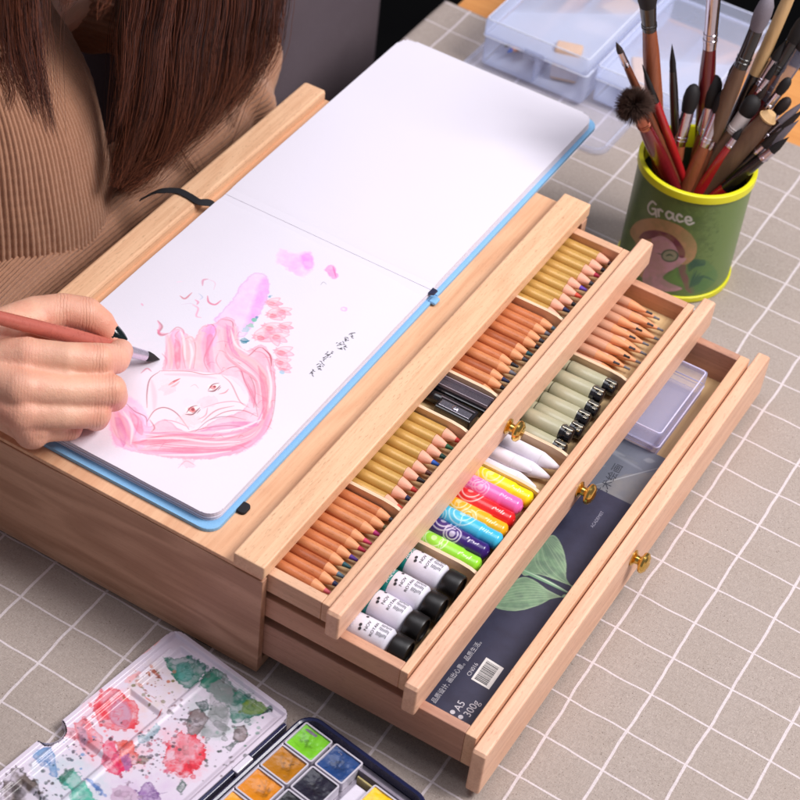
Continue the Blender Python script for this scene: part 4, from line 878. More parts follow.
def brush(label, tip, zt, foot, r, hair, hl, fl, hand, htype='round', ferr=None, hw=1.0, band=None, name='paint_brush'):
    """tip: photo position of the end; zt: its height; foot: (x, y) on the cup floor relative to its centre"""
    while True:                                               # keep the shaft inside the rim
        T = at(*tip, z=zt); o_ = T[:2]-np.array([CX, CY]); dn = o_/(np.linalg.norm(o_)+1e-9); fo = np.array(foot, float); lim = CR-6-r*1.2
        if np.linalg.norm(fo) > lim-3: fo *= (lim-3)/np.linalg.norm(fo)
        f_ = 92/(zt-6); q_ = fo+(o_-fo)*f_
        if np.linalg.norm(q_) <= lim or zt > 262: break
        fo2 = -dn*(lim-4)+np.array([-dn[1], dn[0]])*(fo[0]*dn[1]-fo[1]*dn[0])*-.3; q_ = fo2+(o_-fo2)*f_
        if np.linalg.norm(q_) <= lim: fo = fo2; break
        zt += 5
    Fp = np.array([CX+fo[0], CY+fo[1], 6.0]); ax = (T-Fp); Ln = np.linalg.norm(ax); ax /= Ln
    t = thing(name, label, 'paint brush', tuple(Fp), 0, 'brushes standing in the green cup'); P = lambda s_: tuple(Fp+ax*s_)
    r = r*1.25; s1 = Ln-hl; s0 = s1-fl
    obj('handle', tube(BM(), [P(0), P(s0*.3), P(s0*.72), P(s0*.9), P(s0)], [r*.5, r*.8, r*1.12, r*1.05, r*.86], 20), BR[hand], t, True, True)
    if fl > 1:
        M_ = ferr or M_ferr
        prof = [(s0, .88), (s0+fl*.12, .9), (s0+fl*.13, .97), (s0+fl*.17, .97), (s0+fl*.18, .9), (s0+fl*.22, .9), (s0+fl*.23, .97), (s0+fl*.27, .97), (s0+fl*.28, .9), (s1, .86*hw)]
        obj('ferrule', tube(BM(), [P(a) for a, _ in prof], [r*k for _, k in prof], 24), M_, t, True, True)
    if band: obj('painted_band', tube(BM(), [P(s0*band[0]), P((band[0]+band[1])/2*s0), P(s0*band[1])], [r*(.8+(band[0]-.3)*.76)+.25, r*1.1+.3, r*1.0+.25], 20), BR[band[2]], t, True, True)
    if hl > 1:
        prof = {'round': [(0, .84), (.25, 1.0), (.55, .95), (.8, .62), (.95, .28), (1, .06)], 'oval': [(0, .84), (.25, 1.0), (.5, 1.06), (.75, .94), (.9, .66), (.97, .36), (1, .1)],
                'point': [(0, .8), (.3, .78), (.6, .5), (.85, .22), (1, .04)], 'fan': [(0, .9), (.3, 1.7), (.6, 2.6), (.85, 2.9), (1, 1.6)]}[htype]
        m = obj('bristles', tube(BM(), [P(s1-.4+(hl+.4)*a) for a, _ in prof], [r*hw*k for _, k in prof], 20), HR[hair], t, True, True)
    return t, P, s1
B_ = [  # label, tip px, z, foot, r, hair, hair length, ferrule, handle, type, ferrule material, width
 ('thin brush with dark pointed hair, farthest left in the green cup', (616,42), 196, (-18,-6), 2.2, 'dark', 9, 13, 'brown', 'point'),
 ('thick chestnut brush cut by the top of the photo, with a black ferrule', (646,-22), 242, (-12,8), 4.4, 'black', 22, 20, 'chestnut', 'round', BR['black'], 1.2),
 ('slim dark brush with a bare pointed handle beside the thick chestnut brush', (672,44), 186, (-2,14), 2.3, 'black', 22, 0, 'black', 'point'),
 ('slim pointed brush with red lower handle behind the fluffy one', (642,64), 176, (-14,-2), 2.2, 'black', 26, 0, 'black', 'point', None, 1.0, (.45,.95,'red')),
 ('silver-ferruled brush with a glossy dark red handle rising straight up', (716,-30), 236, (6,20), 4.2, 'white', 16, 44, 'dark red', 'round', None, 1.1),
 ('round brush with black oval tip and silver ferrule, foremost left', (695,84), 150, (-14,-18), 4.3, 'black', 21, 26, 'chestnut', 'oval'),
 ('largest black oval brush tip, standing just behind the foremost ones', (716,75), 156, (4,0), 4.8, 'black', 24, 22, 'chestnut', 'oval'),
 ('black oval-tipped brush with silver ferrule, between two larger ones', (727,90), 150, (-6,-22), 4.0, 'black', 18, 26, 'chestnut', 'oval'),
 ('small silver-ferruled brush tucked low beside the black oval tips', (721,119), 128, (0,-24), 3.0, 'black', 7, 16, 'brown', 'oval'),
 ('big goat-hair brush with grey tip and black collar leaning right', (770,-4), 226, (-8,-4), 4.4, 'grey', 26, 30, 'olive brown', 'oval', BR['black'], 1.05),
 ('pale bamboo-handled brush leaning right behind the grey goat-hair one', (800,-28), 238, (-2,10), 3.3, 'white', 4, 0, 'pale', 'round', None, 1.0, (.2,.72,'black')),
 ('long black-ferruled dark wood brush leaning to the right edge', (812,10), 214, (-8,6), 4.6, 'black', 26, 26, 'brown', 'round', BR['black']),
 ('smoky clear-barrelled brush leaning to the right edge of the photo', (812,36), 196, (-12,0), 5.2, 'dark', 12, 44, 'dark red', 'round', BR['clear']),
 ('white-haired brush with black tip and thick brown handle', (757,96), 150, (-14,-16), 4.8, 'black', 16, 16, 'olive brown', 'oval', HR['white'], 1.0),
 ('thick brown pencil-like handle with a bare wooden end', (772,113), 146, (-20,-14), 5.4, 'white', 0, 6, 'olive brown', 'round', BR['pale'], .6),
 ('slender dark brush pointing right with a red band near the rim', (784,128), 138, (-20,-10), 3.0, 'dark', 20, 8, 'black', 'point', None, 1.0, (.55,.8,'red')),
 ('brown-handled brush with a grey worn tip pointing right', (799,120), 142, (-22,-2), 3.2, 'grey', 26, 8, 'brown', 'point'),
 ('dark liner brush with soft black hair leaning over the right rim', (789,137), 132, (-22,-16), 3.0, 'black', 16, 10, 'black', 'point', None, 1.0, (.5,.78,'red')),
 ('thin red-handled brush lying between the thick brown handles', (742,128), 130, (-12,-22), 2.8, 'black', 9, 8, 'red', 'point'),
 ('very thin black brush lowest on the right side of the rim', (776,146), 122, (-20,-18), 2.2, 'black', 14, 8, 'black', 'point'),
 ('slender chestnut brush leaning right just above the grey worn tip', (806,108), 146, (-20,4), 2.6, 'dark', 22, 14, 'chestnut', 'point'),
 ('dark brown brush rising between the goat-hair brush and the bamboo one', (786,40), 190, (-10,-2), 3.0, 'black', 16, 22, 'brown', 'point'),
 ('dark red slim brush rising left of the clear-barrelled one', (778,62), 176, (-14,-6), 2.4, 'black', 14, 12, 'dark red', 'point'),
 ('dark slim handle crossing behind the white-haired brush', (768,84), 160, (-18,2), 2.6, 'dark', 12, 12, 'black', 'point'),
 ('chestnut handle with a small nickel ferrule between the clear barrel and the bamboo', (790,78), 168, (-14,8), 2.8, 'black', 14, 14, 'chestnut', 'oval'),
 ('olive brown brush with a blunt dark tip just above the thick brown handle', (790,98), 150, (-22,0), 3.2, 'dark', 14, 12, 'olive brown', 'oval'),
 ('short dark red brush rising behind the largest black oval tip', (736,60), 172, (0,8), 2.6, 'dark', 12, 12, 'dark red', 'point'),
 ('steel-ferruled brush leaning right with a split grey tip', (806,100), 150, (-18,4), 3.2, 'grey', 24, 16, 'brown', 'point'),
]
for a in B_: brush(*a)
# the fluffy mop brush: a ball of bristles
tm, Pm, s1m = brush('dark fluffy mop brush with a copper ferrule at the left rim', (634,104), 158, (-16,4), 4.2, 'brown', 8, 18, 'dark red', 'round', M_ferrc)
b = BM(); rr = random.Random(9); c0 = Vector(Pm(s1m+7)); ax_ = (Vector(Pm(s1m+20))-Vector(Pm(s1m))).normalized(); a1, a2 = frame_of(ax_)
for k in range(2600):
    th, ph = rr.uniform(0, 2*math.pi), rr.random()**.5*2.0; d_ = (ax_*math.cos(ph)+(a1*math.cos(th)+a2*math.sin(th))*math.sin(ph)).normalized(); l_ = rr.uniform(11, 15)*(1-.12*math.cos(ph))
    tube(b, [c0+d_*1.0, c0+d_*l_*.6+ax_*.4, c0+d_*l_], [.2, .2, .06], 3, False)
o = obj('mop_hair', b, plain('mop_hair_brown', (70,46,36), .8, 0, .3, 2600), tm, True, normals=False)

# ================================================================= translucent boxes behind the sketchbook
M_tr = clear('milky_polypropylene', (224,231,251), .2, .16, .25); M_tr2 = clear('clear_styrene', (230,232,246), .07, .1, .3)
lid = thing('plastic_sheet', 'flat clear plastic sheet lying on the cloth under the translucent case', 'plastic sheet', (-130, 640, .8))
b = BM(); prism(b, rrect(-212, -62, 574, 780, 12, 6), 1.2, 3.2, .8); obj('sheet', b, M_tr2, lid, True)
b = BM(); tube(b, [(x, y, 3.6) for x, y in rrect(-209, -65, 577, 777, 11, 6)+[rrect(-209, -65, 577, 777, 11, 6)[0]]], .9, 6, False); obj('raised_edge', b, M_tr2, lid, True)
def case(name, label, x0, x1, y0, y1, h, rot=0, contents=()):
    t = thing(name, label, 'plastic case', ((x0+x1)/2, (y0+y1)/2, 3.4), 0)
    zb_, zm = 4.4, 4.4+h*.62
    obj('case_base', shell(x0, x1, y0, y1, zb_, zm, open_top=True, bev=2.5), M_tr, t, True, smooth=True)
    obj('case_lid', shell(x0-.8, x1+.8, y0-.8, y1+.8, zm+.4, zb_+h, bev=2.5), M_tr, t, True, smooth=True)
    b = BM(); bx(b, (x0+x1)/2-.6, (x0+x1)/2+.6, y0+2.6, y1-2.6, zb_+1, zm-1); bx(b, x0+2.6, (x0+x1)/2-.8, y0+52, y0+53, zb_+1, zm-2); obj('partition', b, M_tr, t, True)
    b = BM()
    for (z_, g_) in ((zm, .2), (zm+.6, 1.0), (zb_+h-.6, -.2)):
        R_ = rrect(x0-g_, x1+g_, y0-g_, y1+g_, 3, 4); tube(b, [(x, y, z_) for x, y in R_+R_[:1]], .55, 6, False)
    obj('rim', b, plain('rim_highlight', (226,230,248), .3), t, True)  # pale tubes along the edges, added as painted highlights on the plastic
    b = BM(); bx(b, (x0+x1)/2-9, (x0+x1)/2+9, y0-2.2, y0-.9, zm-4, zm+5, .5); obj('latch', b, M_tr, t, True)
    return t
case('plastic_case', 'translucent bluish plastic case with pencils and erasers, left of its twin', -199, -106, 622, 782, 44)
case('plastic_case', 'translucent bluish plastic case nearest the brush cup', -102, -14, 634, 784, 34)
M_er = plain('orange_eraser', (240,190,140), .7); M_er2 = plain('peach_eraser', (238,206,184), .7)
for i, (x0, y0, w_, d_, h_, z_, m_) in enumerate(((-134, 646, 22, 14, 30, 6, M_er), (-132, 690, 34, 22, 24, 6, M_er2), (-128, 732, 24, 30, 26, 6, M_er), (-72, 664, 22, 44, 22, 6, M_er2))):
    t = thing('eraser', ['orange block eraser upright inside the left case', 'flat peach eraser in the middle of the left case', 'orange eraser near the back of the left case', 'peach eraser bar inside the case nearest the cup'][i], 'eraser', (x0, y0, z_), [.3, .2, -.3, .5][i])
    o = obj('eraser_block', bx(BM(), -w_/2, w_/2, -d_/2, d_/2, 0, h_, 2.0, 3), m_, t, smooth=True)
    obj('paper_sleeve', bx(BM(), -w_/2-.3, w_/2+.3, -d_/2-.3, d_/2+.3, h_*.1, h_*.45, .3), plain('eraser_sleeve', (214,206,214), .6), t)
for i, (x, y, rz, cn) in enumerate(((-182, 634, 1.32, 'blue'), (-172, 640, 1.5, 'dark grey'), (-164, 634, 1.62, 'rose'), (-188, 640, 1.25, 'olive'), (-70, 646, 1.15, 'grey'))):
    t = thing('case_pencil', ['pencil with a blue point lying in the left translucent case', 'pencil with a dark grey point lying in the left translucent case', 'pencil with a rose point lying in the left translucent case', 'pencil with an olive point lying in the left translucent case', 'short pencil lying in the case nearest the cup'][i], 'pencil', (x, y, 16+i % 3*5), rz+math.pi)
    pencil_parts(t, 'wood', 4.4, 128, M_pale[i % 2], lead(cn), 14)

# ================================================================= the watercolour tin
TR = math.radians(-8.0); HX, HY = 37.5, -15.5
tin = thing('watercolour_tin', 'open white-lined watercolour tin with a paint-stained mixing lid and colour pans', 'paint tin', (HX, HY, .6), TR)
# local axes: +x across the tin towards its pans, -y along the hinge towards the viewer
IT = tin.matrix_basis
def tl(u, v, z=7.0):
    p = at(u, v, z=z); dx, dy = p[0]-HX, p[1]-HY; return (dx*math.cos(-TR)-dy*math.sin(-TR), dx*math.sin(-TR)+dy*math.cos(-TR))
LX0, LX1, LY0, LY1 = -95.0, -3.0, -215.0, 0.0
c = Canvas(LX0, LX1, LY0, LY1, .42, (218,206,222))
def qa(x, y): return tl(x*.2, 640+y*.2)
def qb(x, y): return tl(140+x*.2, 640+y*.2)
A4 = lambda pts: [qa(*p_) for p_ in pts]; B4 = lambda pts: [qb(*p_) for p_ in pts]
for P_, col, a in ((B4([(250,180),(420,150),(600,320),(560,420),(380,500),(240,430)]), (150,176,168), .35), (B4([(120,500),(60,440),(240,420),(340,520),(300,690),(130,660)]), (236,150,166), .3), (A4([(420,300),(640,230),(760,420),(720,640),(520,640),(360,520)]), (238,180,190), .38),
                   (A4([(160,560),(420,580),(560,760),(500,880),(160,880)]), (190,206,214), .45), (A4([(560,700),(860,680),(900,900),(560,900)]), (206,180,212), .4), (B4([(-60,140),(120,90),(220,260),(60,420),(-60,360)]), (214,196,190), .4)):
    c.poly(P_, col, a, 4, 2.2, 0, .8)
c.splat(B4([(120,90),(170,80),(240,75),(290,100),(330,130),(300,180),(250,230),(190,200),(150,150)]), (40,124,106), .8, .5, .7, .5, .5, (6,84,74))
c.splat(B4([(180,110),(240,100),(270,160),(230,195),(190,180)]), (83,153,146), .8, .6, .4, .4, .4, (25,100,90))
c.splat(B4([(330,150),(390,140),(430,180),(480,240),(540,280),(640,340),(600,370),(530,390),(470,410),(440,330),(380,280),(330,240),(290,220)]), (36,118,98), .8, .5, .9, .5, .6, (4,80,71))
c.splat(B4([(350,210),(420,190),(470,250),(450,340),(440,420),(420,470),(340,480),(300,470),(330,380),(350,290)]), (135,139,141), .75, 1, .6, .2, .5)
c.splat(B4([(520,290),(580,300),(640,340),(560,370),(510,350)]), (128,147,48), .6, .6, .6, .4, .4, (43,92,43))
c.splat(B4([(250,350),(300,340),(340,380),(320,430),(280,475),(240,460),(235,400)]), (125,109,111), .8, .5, .5, .6, .4, (68,58,63))
c.splat(B4([(280,310),(330,300),(350,340),(310,350)]), (49,85,80), .7, .5, .4, .5)
c.splat(B4([(470,430),(520,425),(540,470),(510,510),(470,490)]), (133,117,117), .7, .5, .4, .7, .4, (74,63,67)); c.splat(B4([(420,530),(460,510),(490,500),(450,550)]), (138,138,141), .5, .5, .4, .7, .3, (52,76,69))
c.splat(B4([(140,520),(190,470),(250,465),(310,490),(330,560),(320,620),(260,660),(200,670),(140,640),(120,580)]), (221,34,59), .8, .5, 1.6, .5, .7, (186,0,36)); c.splat(B4([(190,520),(240,490),(270,530),(240,600),(200,590)]), (217,127,140), .75, 1.5, 1)
c.splat(B4([(180,740),(210,700),(230,720),(205,760)]), (158,163,163), .6, .4, .2, .9, .2, (60,84,79)); c.splat(B4([(50,150),(80,145),(110,185),(90,170)]), (162,68,30), .8, .4, .3)
c.splat(A4([(460,330),(510,270),(570,245),(640,280),(690,320),(680,400),(680,440),(620,430),(570,440),(510,410),(480,380)]), (218,61,76), .75, .5, .7, .6, .6, (204,18,42)); c.splat(A4([(545,340),(580,295),(630,300),(660,350),(640,420),(580,415),(550,380)]), (194,144,167), .95, .7, .5, .5, .3, (200,54,79))
c.splat(A4([(370,420),(420,390),(460,420),(510,480),(520,530),(460,570),(420,540),(390,480)]), (216,109,121), .6, .6, .6, .5, .5, (206,74,85)); c.splat(A4([(390,440),(420,430),(440,500),(410,520)]), (194,144,167), .8, .6, .3)
c.splat(A4([(280,470),(330,440),(380,450),(370,480),(310,490)]), (217,127,140), .6, .5, .8, .4)
c.splat(A4([(520,500),(560,480),(600,560),(640,620),(600,670),(540,640),(510,600)]), (218,8,83), .85, .5, .9, .4, .5); c.splat(A4([(580,500),(640,490),(680,540),(690,600),(640,640),(600,600)]), (213,85,73), .75, .5, .9, .5, .6, (197,41,29)); c.splat(A4([(600,580),(640,570),(660,620),(630,650)]), (170,90,157), .7, .6, .4)
c.splat(A4([(160,580),(200,545),(255,540),(280,600),(285,670),(250,660),(240,600),(190,610)]), (108,149,193), .7, .5, .5, .5, .5, (56,105,165)); c.splat(A4([(300,690),(360,640),(400,680),(450,740),(480,800),(500,880),(340,880),(360,780),(330,710)]), (79,175,152), .85, .5, .6, .4, .4, (26,135,123))
c.splat(A4([(290,680),(330,640),(370,625),(350,665),(310,700)]), (0,103,79), .9, .4, .6); c.splat(A4([(10,720),(60,650),(110,655),(170,700),(200,760),(180,840),(60,860),(0,800)]), (108,93,88), .8, .6, 1.0, .7, .8, (40,31,31)); c.splat(A4([(60,730),(100,720),(130,760),(80,790)]), (59,46,49), .7, 1, .6)
c.splat(A4([(690,760),(740,710),(790,760),(820,860),(700,880)]), (141,93,161), .8, .5, 1, .5, .5, (91,44,116)); c.splat(A4([(560,740),(640,720),(690,780),(640,860),(560,830)]), (188,153,181), .7, .6, .6, .3); c.splat(A4([(430,690),(470,710),(530,770),(500,760)]), (71,119,191), .7, .5, .8)
c.splat(A4([(690,480),(740,460),(780,420),(800,440),(760,490),(700,510)]), (112,154,167), .6, .5, .5, .4); c.splat(A4([(690,570),(720,580),(750,590),(720,615),(690,605)]), (129,105,88), .7, .5, .4)
c.stroke(B4([(-20,70),(40,30),(90,0)]), 1.0, (228,120,100), .7, .5, dry=.6); c.stroke(A4([(680,95),(740,60),(800,10)]), 1.2, (230,130,110), .7, .5, dry=.6)
c.poly(A4([(640,180),(690,160),(700,175),(650,215),(630,205)]), (238,150,150), .7, .4, .8)
r0 = np.random.default_rng(6)
for (cc, sp_, n_, col) in ((B4([(60,220)])[0], 9, 60, ((150,90,70),(120,110,70),(190,120,100))), (B4([(180,380)])[0], 8, 40, ((70,80,84),(110,60,64),(50,60,66))), (B4([(70,520)])[0], 8, 60, ((60,60,70),(120,60,80),(190,90,110))), (A4([(760,640)])[0], 8, 50, ((80,60,80),(200,90,120),(60,50,60))),
                          (A4([(380,560)])[0], 6, 40, ((30,70,90),(40,40,60),(90,140,190))), (A4([(240,740)])[0], 5, 25, ((50,44,44),(30,60,60))), (B4([(380,590)])[0], 8, 24, ((60,70,66),(100,90,90))), (A4([(500,470)])[0], 7, 24, ((230,110,120),(60,40,50))), (B4([(560,480)])[0], 9, 14, ((120,150,140),))):
    c.specks(cc, sp_*.9, n_, 1.0, col, .85, int(r0.integers(999)))
c.blob(B4([(148,357)])[0], 1.5, (70,34,44), .95, .5); c.stroke(B4([(110,345),(95,370),(82,395)]), 1.0, (190,60,60), .9); c.stroke(B4([(200,390),(250,395)]), 1.4, (60,50,60), .8); c.stroke(B4([(610,365),(650,345),(660,360)]), 1.4, (30,40,46), .95); c.stroke(B4([(25,285),(60,310)]), 1.1, (206,110,90), .8)
def well(X, Y, x0, x1, y0, y1, d, w_=2.2):
    m = np.minimum(np.minimum(X-x0, x1-X), np.minimum(Y-y0, y1-Y)); return -d*np.clip(m/w_+.5, 0, 1)
def fnl(X, Y):
    e = np.minimum(np.minimum(X-LX0, LX1-X), LY1-Y); z = 6.3+1.9*np.clip((4.2-e)/1.6, 0, 1)
    for k in range(4): z = z+well(X, Y, LX0+12, LX0+36, -44-k*42, -8-k*42, 2.4)+well(X, Y, LX0+7.5, LX0+9.2, -40-k*42, -12-k*42, -1.0, 1.0)
    z = z+well(X, Y, LX0+40, LX1-6, -212, -7, .9)
    return X, Y, z
lm = c.mesh('mixing_lid', fnl, painted('stained_enamel', .35, 0, .15), tin, world=False)
bm = bmesh.new(); bm.from_mesh(lm.data); kill = []                       # rounded corner and thumb notch
nxl, nyl = tl(42, 726)
for v in bm.verts:
    x, y = v.co.x/S, v.co.y/S
    for cx_, sx in ((LX0, 1), (LX1, -1)):
        dx, dy = (x-cx_)*sx, LY1-y
        if dx < 7 and dy < 7 and math.hypot(7-dx, 7-dy) > 7: kill.append(v); break
    else:
        if math.hypot(x-LX0, (y-nyl)*.9) < 8.6: kill.append(v)
bmesh.ops.delete(bm, geom=list(set(kill)), context='VERTS'); bm.to_mesh(lm.data); bm.free()
# lid shell below the enamel (with the same notch)
M_en = plain('white_enamel', (222,214,228), .25, 0, .02, coat=.5); M_navy = plain('navy_enamel', (30,34,74), .25, 0, .05, coat=.5)
arc = [(LX0+8.2*math.cos(a), nyl+9.0*math.sin(a)) for a in np.linspace(-math.pi/2, math.pi/2, 12)]
out = [(LX0, LY0)]+arc+[(LX0, LY1-7)]+[(LX0+7-7*math.cos(a), LY1-7+7*math.sin(a)) for a in np.linspace(.1, math.pi/2, 6)]+[(LX1-7+7*math.sin(a), LY1-7+7*math.cos(a)) for a in np.linspace(0, math.pi/2, 6)]+[(LX1, LY0)]
b = BM(); k = len(out); hi = [b.verts.new((x, y, 8.15)) for x, y in out]; lo = [b.verts.new((x, y, 0)) for x, y in out]
for i in range(k): b.faces.new((lo[i], lo[(i+1) % k], hi[(i+1) % k], hi[i]))
b.faces.new(lo[::-1]); obj('lid_shell', b, M_en, tin)
# hinge side: navy edges and white hinge tabs
b = BM()
for y0, y1 in ((-38, -8), (-86, -52), (-150, -100)): bx(b, LX1+.6, LX1+3.0, y0, y1, .6, 8.4, .4)
obj('navy_edge', b, M_navy, tin)
b = BM()
for y0, y1 in ((-52, -38), (-100, -86)):  bx(b, LX1+.4, LX1+4.6, y0+.2, y1-.2, 4, 8.8, .6)
obj('hinge', b, M_en, tin)
# the base
X0, X1 = 4.2, 96.0; YB0, YB1 = -215.0, 5.5
b = BM(); P_ = rrect(X0, X1, YB0, YB1, 11, 8, (11, 11, 0, 0)); Q_ = rrect(X0+2.4, X1-2.4, YB0, YB1-2.4, 8.8, 8, (8.8, 8.8, 0, 0)); k = len(P_)
r_ = [[b.verts.new((x, y, z)) for x, y in R_] for R_, z in ((P_, 0), (P_, 12.2), ([((x+x2)/2, (y+y2)/2) for (x, y), (x2, y2) in zip(P_, Q_)], 13.0), (Q_, 12.2), (Q_, 3))]
for p_, q_ in zip(r_, r_[1:]):
    for i in range(k): b.faces.new((p_[i], p_[(i+1) % k], q_[(i+1) % k], q_[i]))
b.faces.new(r_[0][::-1]); b.faces.new(r_[-1]); obj('base_shell', b, M_navy, tin, smooth=True)
b = BM(); P_ = rrect(X0+2.6, X1-2.6, YB0, YB1-2.7, 8, 6, (8, 8, 0, 0)); prism(b, P_, 3.1, 4.6); bx(b, X0+2.8, X0+4.2, YB0+1, -8, 4.7, 11.6, .3); bx(b, X0+4.4, X1-4.4, -5.5, -3.4, 4.7, 11.4, .4); obj('inner_tray', b, plain('grey_metal_tray', (150,142,156), .3, .6), tin)
PANS = [((9.5, -9), (118,196,40), 'green'), ((9.5, -29.5), (176,112,14), 'ochre'), ((9.5, -50), (214,130,20), 'raw sienna'), ((9.5, -70.5), (240,160,30), 'orange'), ((31.5, -8.5), (30,66,122), 'blue'), ((31.5, -29), (24,24,44), 'indigo'), ((31.5, -49.5), (18,20,26), 'black'),
        ((31.5, -70), (70,40,34), 'umber'), ((75.0, -31.5), (246,196,16), 'yellow')]
obj('middle_tray', bx(BM(), 54.5, 73.6, -60, -12, 4.7, 8.6, .8), M_en, tin)
b = BM(); bx(b, 53.0, 73.8, -9.6, -8.4, 4.7, 11.2, .3); obj('bright_strip', b, plain('gold_edge_highlight', (206,190,130), .3, .8), tin)  # thin strip with a golden edge highlight put into its colour
_px, _py = tl(308.5, 742, z=12.3); DXP, DYP = _px-19.3, _py+18.3; DXP = max(-3, min(8, DXP)); DYP = max(-3, min(8, DYP))
print('PANSHIFT', DXP, DYP)
for (x0, y1), rgb, nm in PANS:
    x0 += DXP; y1 += DYP
    if nm == 'yellow': x0, y1 = tl(375, 784.5, z=12.6)
    w_, d_ = 20.4, 19.4; b = BM(); R1 = rrect(x0, x0+w_, y1-d_, y1, 1.4, 3); R2 = rrect(x0+.95, x0+w_-.95, y1-d_+.95, y1-.95, .7, 3); k = len(R1)
    r_ = [[b.verts.new((x, y, z)) for x, y in R_] for R_, z in ((R1, 4.8), (R1, 12.6), (R2, 12.6), (R2, 9))]
    for p_, q_ in zip(r_, r_[1:]):
        for i in range(k): b.faces.new((p_[i], p_[(i+1) % k], q_[(i+1) % k], q_[i]))
    b.faces.new(r_[0][::-1]); pan = obj('pan', b, plain('pan_plastic', (196,190,202), .3, 0, .03), tin)
    cc = Canvas(x0+.9, x0+w_-.9, y1-d_+.9, y1-.9, .5, rgb); dk = tuple(int(q*.62) for q in rgb)
    cc.a *= (1+.35*(cc.n1-.5))[..., None]; pr_ = random.Random(nm); ux, uy = pr_.uniform(7, 13), pr_.uniform(7, 13); cc.blob((x0+ux, y1-uy), pr_.uniform(2, 4.4), dk, .6, 2.2, .4, ang=pr_.uniform(0, 3), asp=pr_.uniform(.5, 1)); cc.blob((x0+pr_.uniform(5, 15), y1-pr_.uniform(5, 14)), 1.6, dk, .5, 1.4)
    for k_ in range(5): cc.stroke([(x0+pr_.uniform(3, 17), y1-pr_.uniform(3, 16)), (x0+pr_.uniform(3, 17), y1-pr_.uniform(3, 16))], pr_.uniform(.5, 1.6), dk, .35, .8)
    cc.mesh('colour_cake', lambda X, Y, n1=cc.n1, x0=x0, y1=y1, ux=ux, uy=uy: (X, Y, 11.6-1.3*np.exp(-((X-x0-ux)**2+(Y-y1+uy)**2)/34)+(n1-.5)*1.2), painted('cake_'+nm.replace(' ', '_'), .35, .1, .25), pan, world=False)
# ================================================================= the person: one continuous body, clothes and hair over it
V = Vector; M_skin = NT('skin'); n = M_skin; oc = n.coord(); v1 = n.noise(oc, 45, 3, .55); v2 = n.noise(oc, 900, 3, .6)
vor = n.n.new('ShaderNodeTexVoronoi'); n.t.links.new(oc, vor.inputs['Vector']); vor.inputs['Scale'].default_value = 1100; vor.feature = 'DISTANCE_TO_EDGE'
sk = n.ramp(v1, [(.3, lin((222,172,146))), (.52, lin((234,184,156))), (.72, lin((226,160,136)))])
va = n.n.new('ShaderNodeVertexColor'); va.layer_name = 'paint'; sv = n.n.new('ShaderNodeSeparateColor'); n.t.links.new(va.outputs[0], sv.inputs[0]); sk = n.mix(n.math('MULTIPLY', sv.outputs[0], .42), sk, lin((214,118,100)))
wv_ = n.math('SINE', n.math('MULTIPLY_ADD', sv.outputs[1], 100*2*math.pi/1.9, n.math('MULTIPLY', n.noise(oc, 160, 2), 9))); wk = n.math('MULTIPLY', n.math('MULTIPLY', n.math('SUBTRACT', wv_, .25, clamp=True), sv.outputs[2]), 1.0, clamp=True)
sk = n.mix(n.math('MULTIPLY', wk, .5), sk, lin((176,104,82)))
big_ = n.noise(oc, 140, 4, .65)
n.set(n.b.inputs['Base Color'], n.mix(n.math('MULTIPLY', v2, .25), sk, lin((196,132,108)))); n.b.inputs['Roughness'].default_value = .46
n.b.inputs['Subsurface Weight'].default_value = .14; n.b.inputs['Subsurface Radius'].default_value = (1, .35, .2); n.b.inputs['Subsurface Scale'].default_value = .0035
n.bump(n.math('SUBTRACT', n.math('ADD', n.math('ADD', n.math('MULTIPLY', vor.outputs[0], .5), n.math('MULTIPLY', v2, .6)), n.math('MULTIPLY', big_, 2.2)), n.math('MULTIPLY', wk, 1.6)), .3, .7); M_skin = n.m
person = thing('person', 'person in a ribbed tan sweater with long dark hair, painting in the sketchbook', 'person', (-430, 200, -300))
H = lambda u, v, z: Vector(at(u, v, z=z))
W_ = H(-34, 372, 128)
fing = {'index': [(27,357,146,11.2), (66,358,147,9.2), (98,360,142,10.0), (115,359,130,9.0), (121,351,121,7.4)],
        'middle': [(20,388,140,11.4), (66,391,137,9.0), (110,390,131,9.7), (113,397,117,8.8), (96,396,110,8.0)],
        'ring': [(22,413,128,10.6), (62,414,126,8.6), (96,413,120,9.0), (96,418,109,7.8), (78,413,106,7.4)],
        'little': [(32,429,116,9.4), (52,429,111,7.4), (70,428,107,7.4), (66,430,104,6.6), (54,427,103,6.4)],
        'thumb': [(-6,338,138,16.0), (36,318,136,13.2), (62,311,138,10.8), (86,314,136,10.4), (100,323,130,9.0), (110,334,124,7.0)]}
segs = []                                                     # (p, rp, q, rq)
def chain(P): segs.extend((P[i][0], P[i][1], P[i+1][0], P[i+1][1]) for i in range(len(P)-1))
hand_pts = {}
for k_, P_ in fing.items():
    Q_ = [(H(u, v, z), r) for u, v, z, r in P_]; hand_pts[k_] = Q_; chain(Q_)
    chain([(W_+(Q_[0][0]-W_)*.05, 17), (W_.lerp(Q_[0][0], .55), 14.5), (Q_[0][0], Q_[0][1]+.6)])
for a_, b_ in (('index','middle'), ('middle','ring'), ('ring','little')):
    chain([(hand_pts[a_][0][0]+Vector((0,0,-3)), 10.5), (hand_pts[b_][0][0]+Vector((0,0,-2)), 10.5)])
chain([(W_+Vector((0,0,-6)), 18), (H(40, 395, 122), 15), (H(74, 392, 118), 11)]); chain([(hand_pts['thumb'][0][0], 15), (H(26, 340, 136), 12), (H(52, 344, 134), 8)])
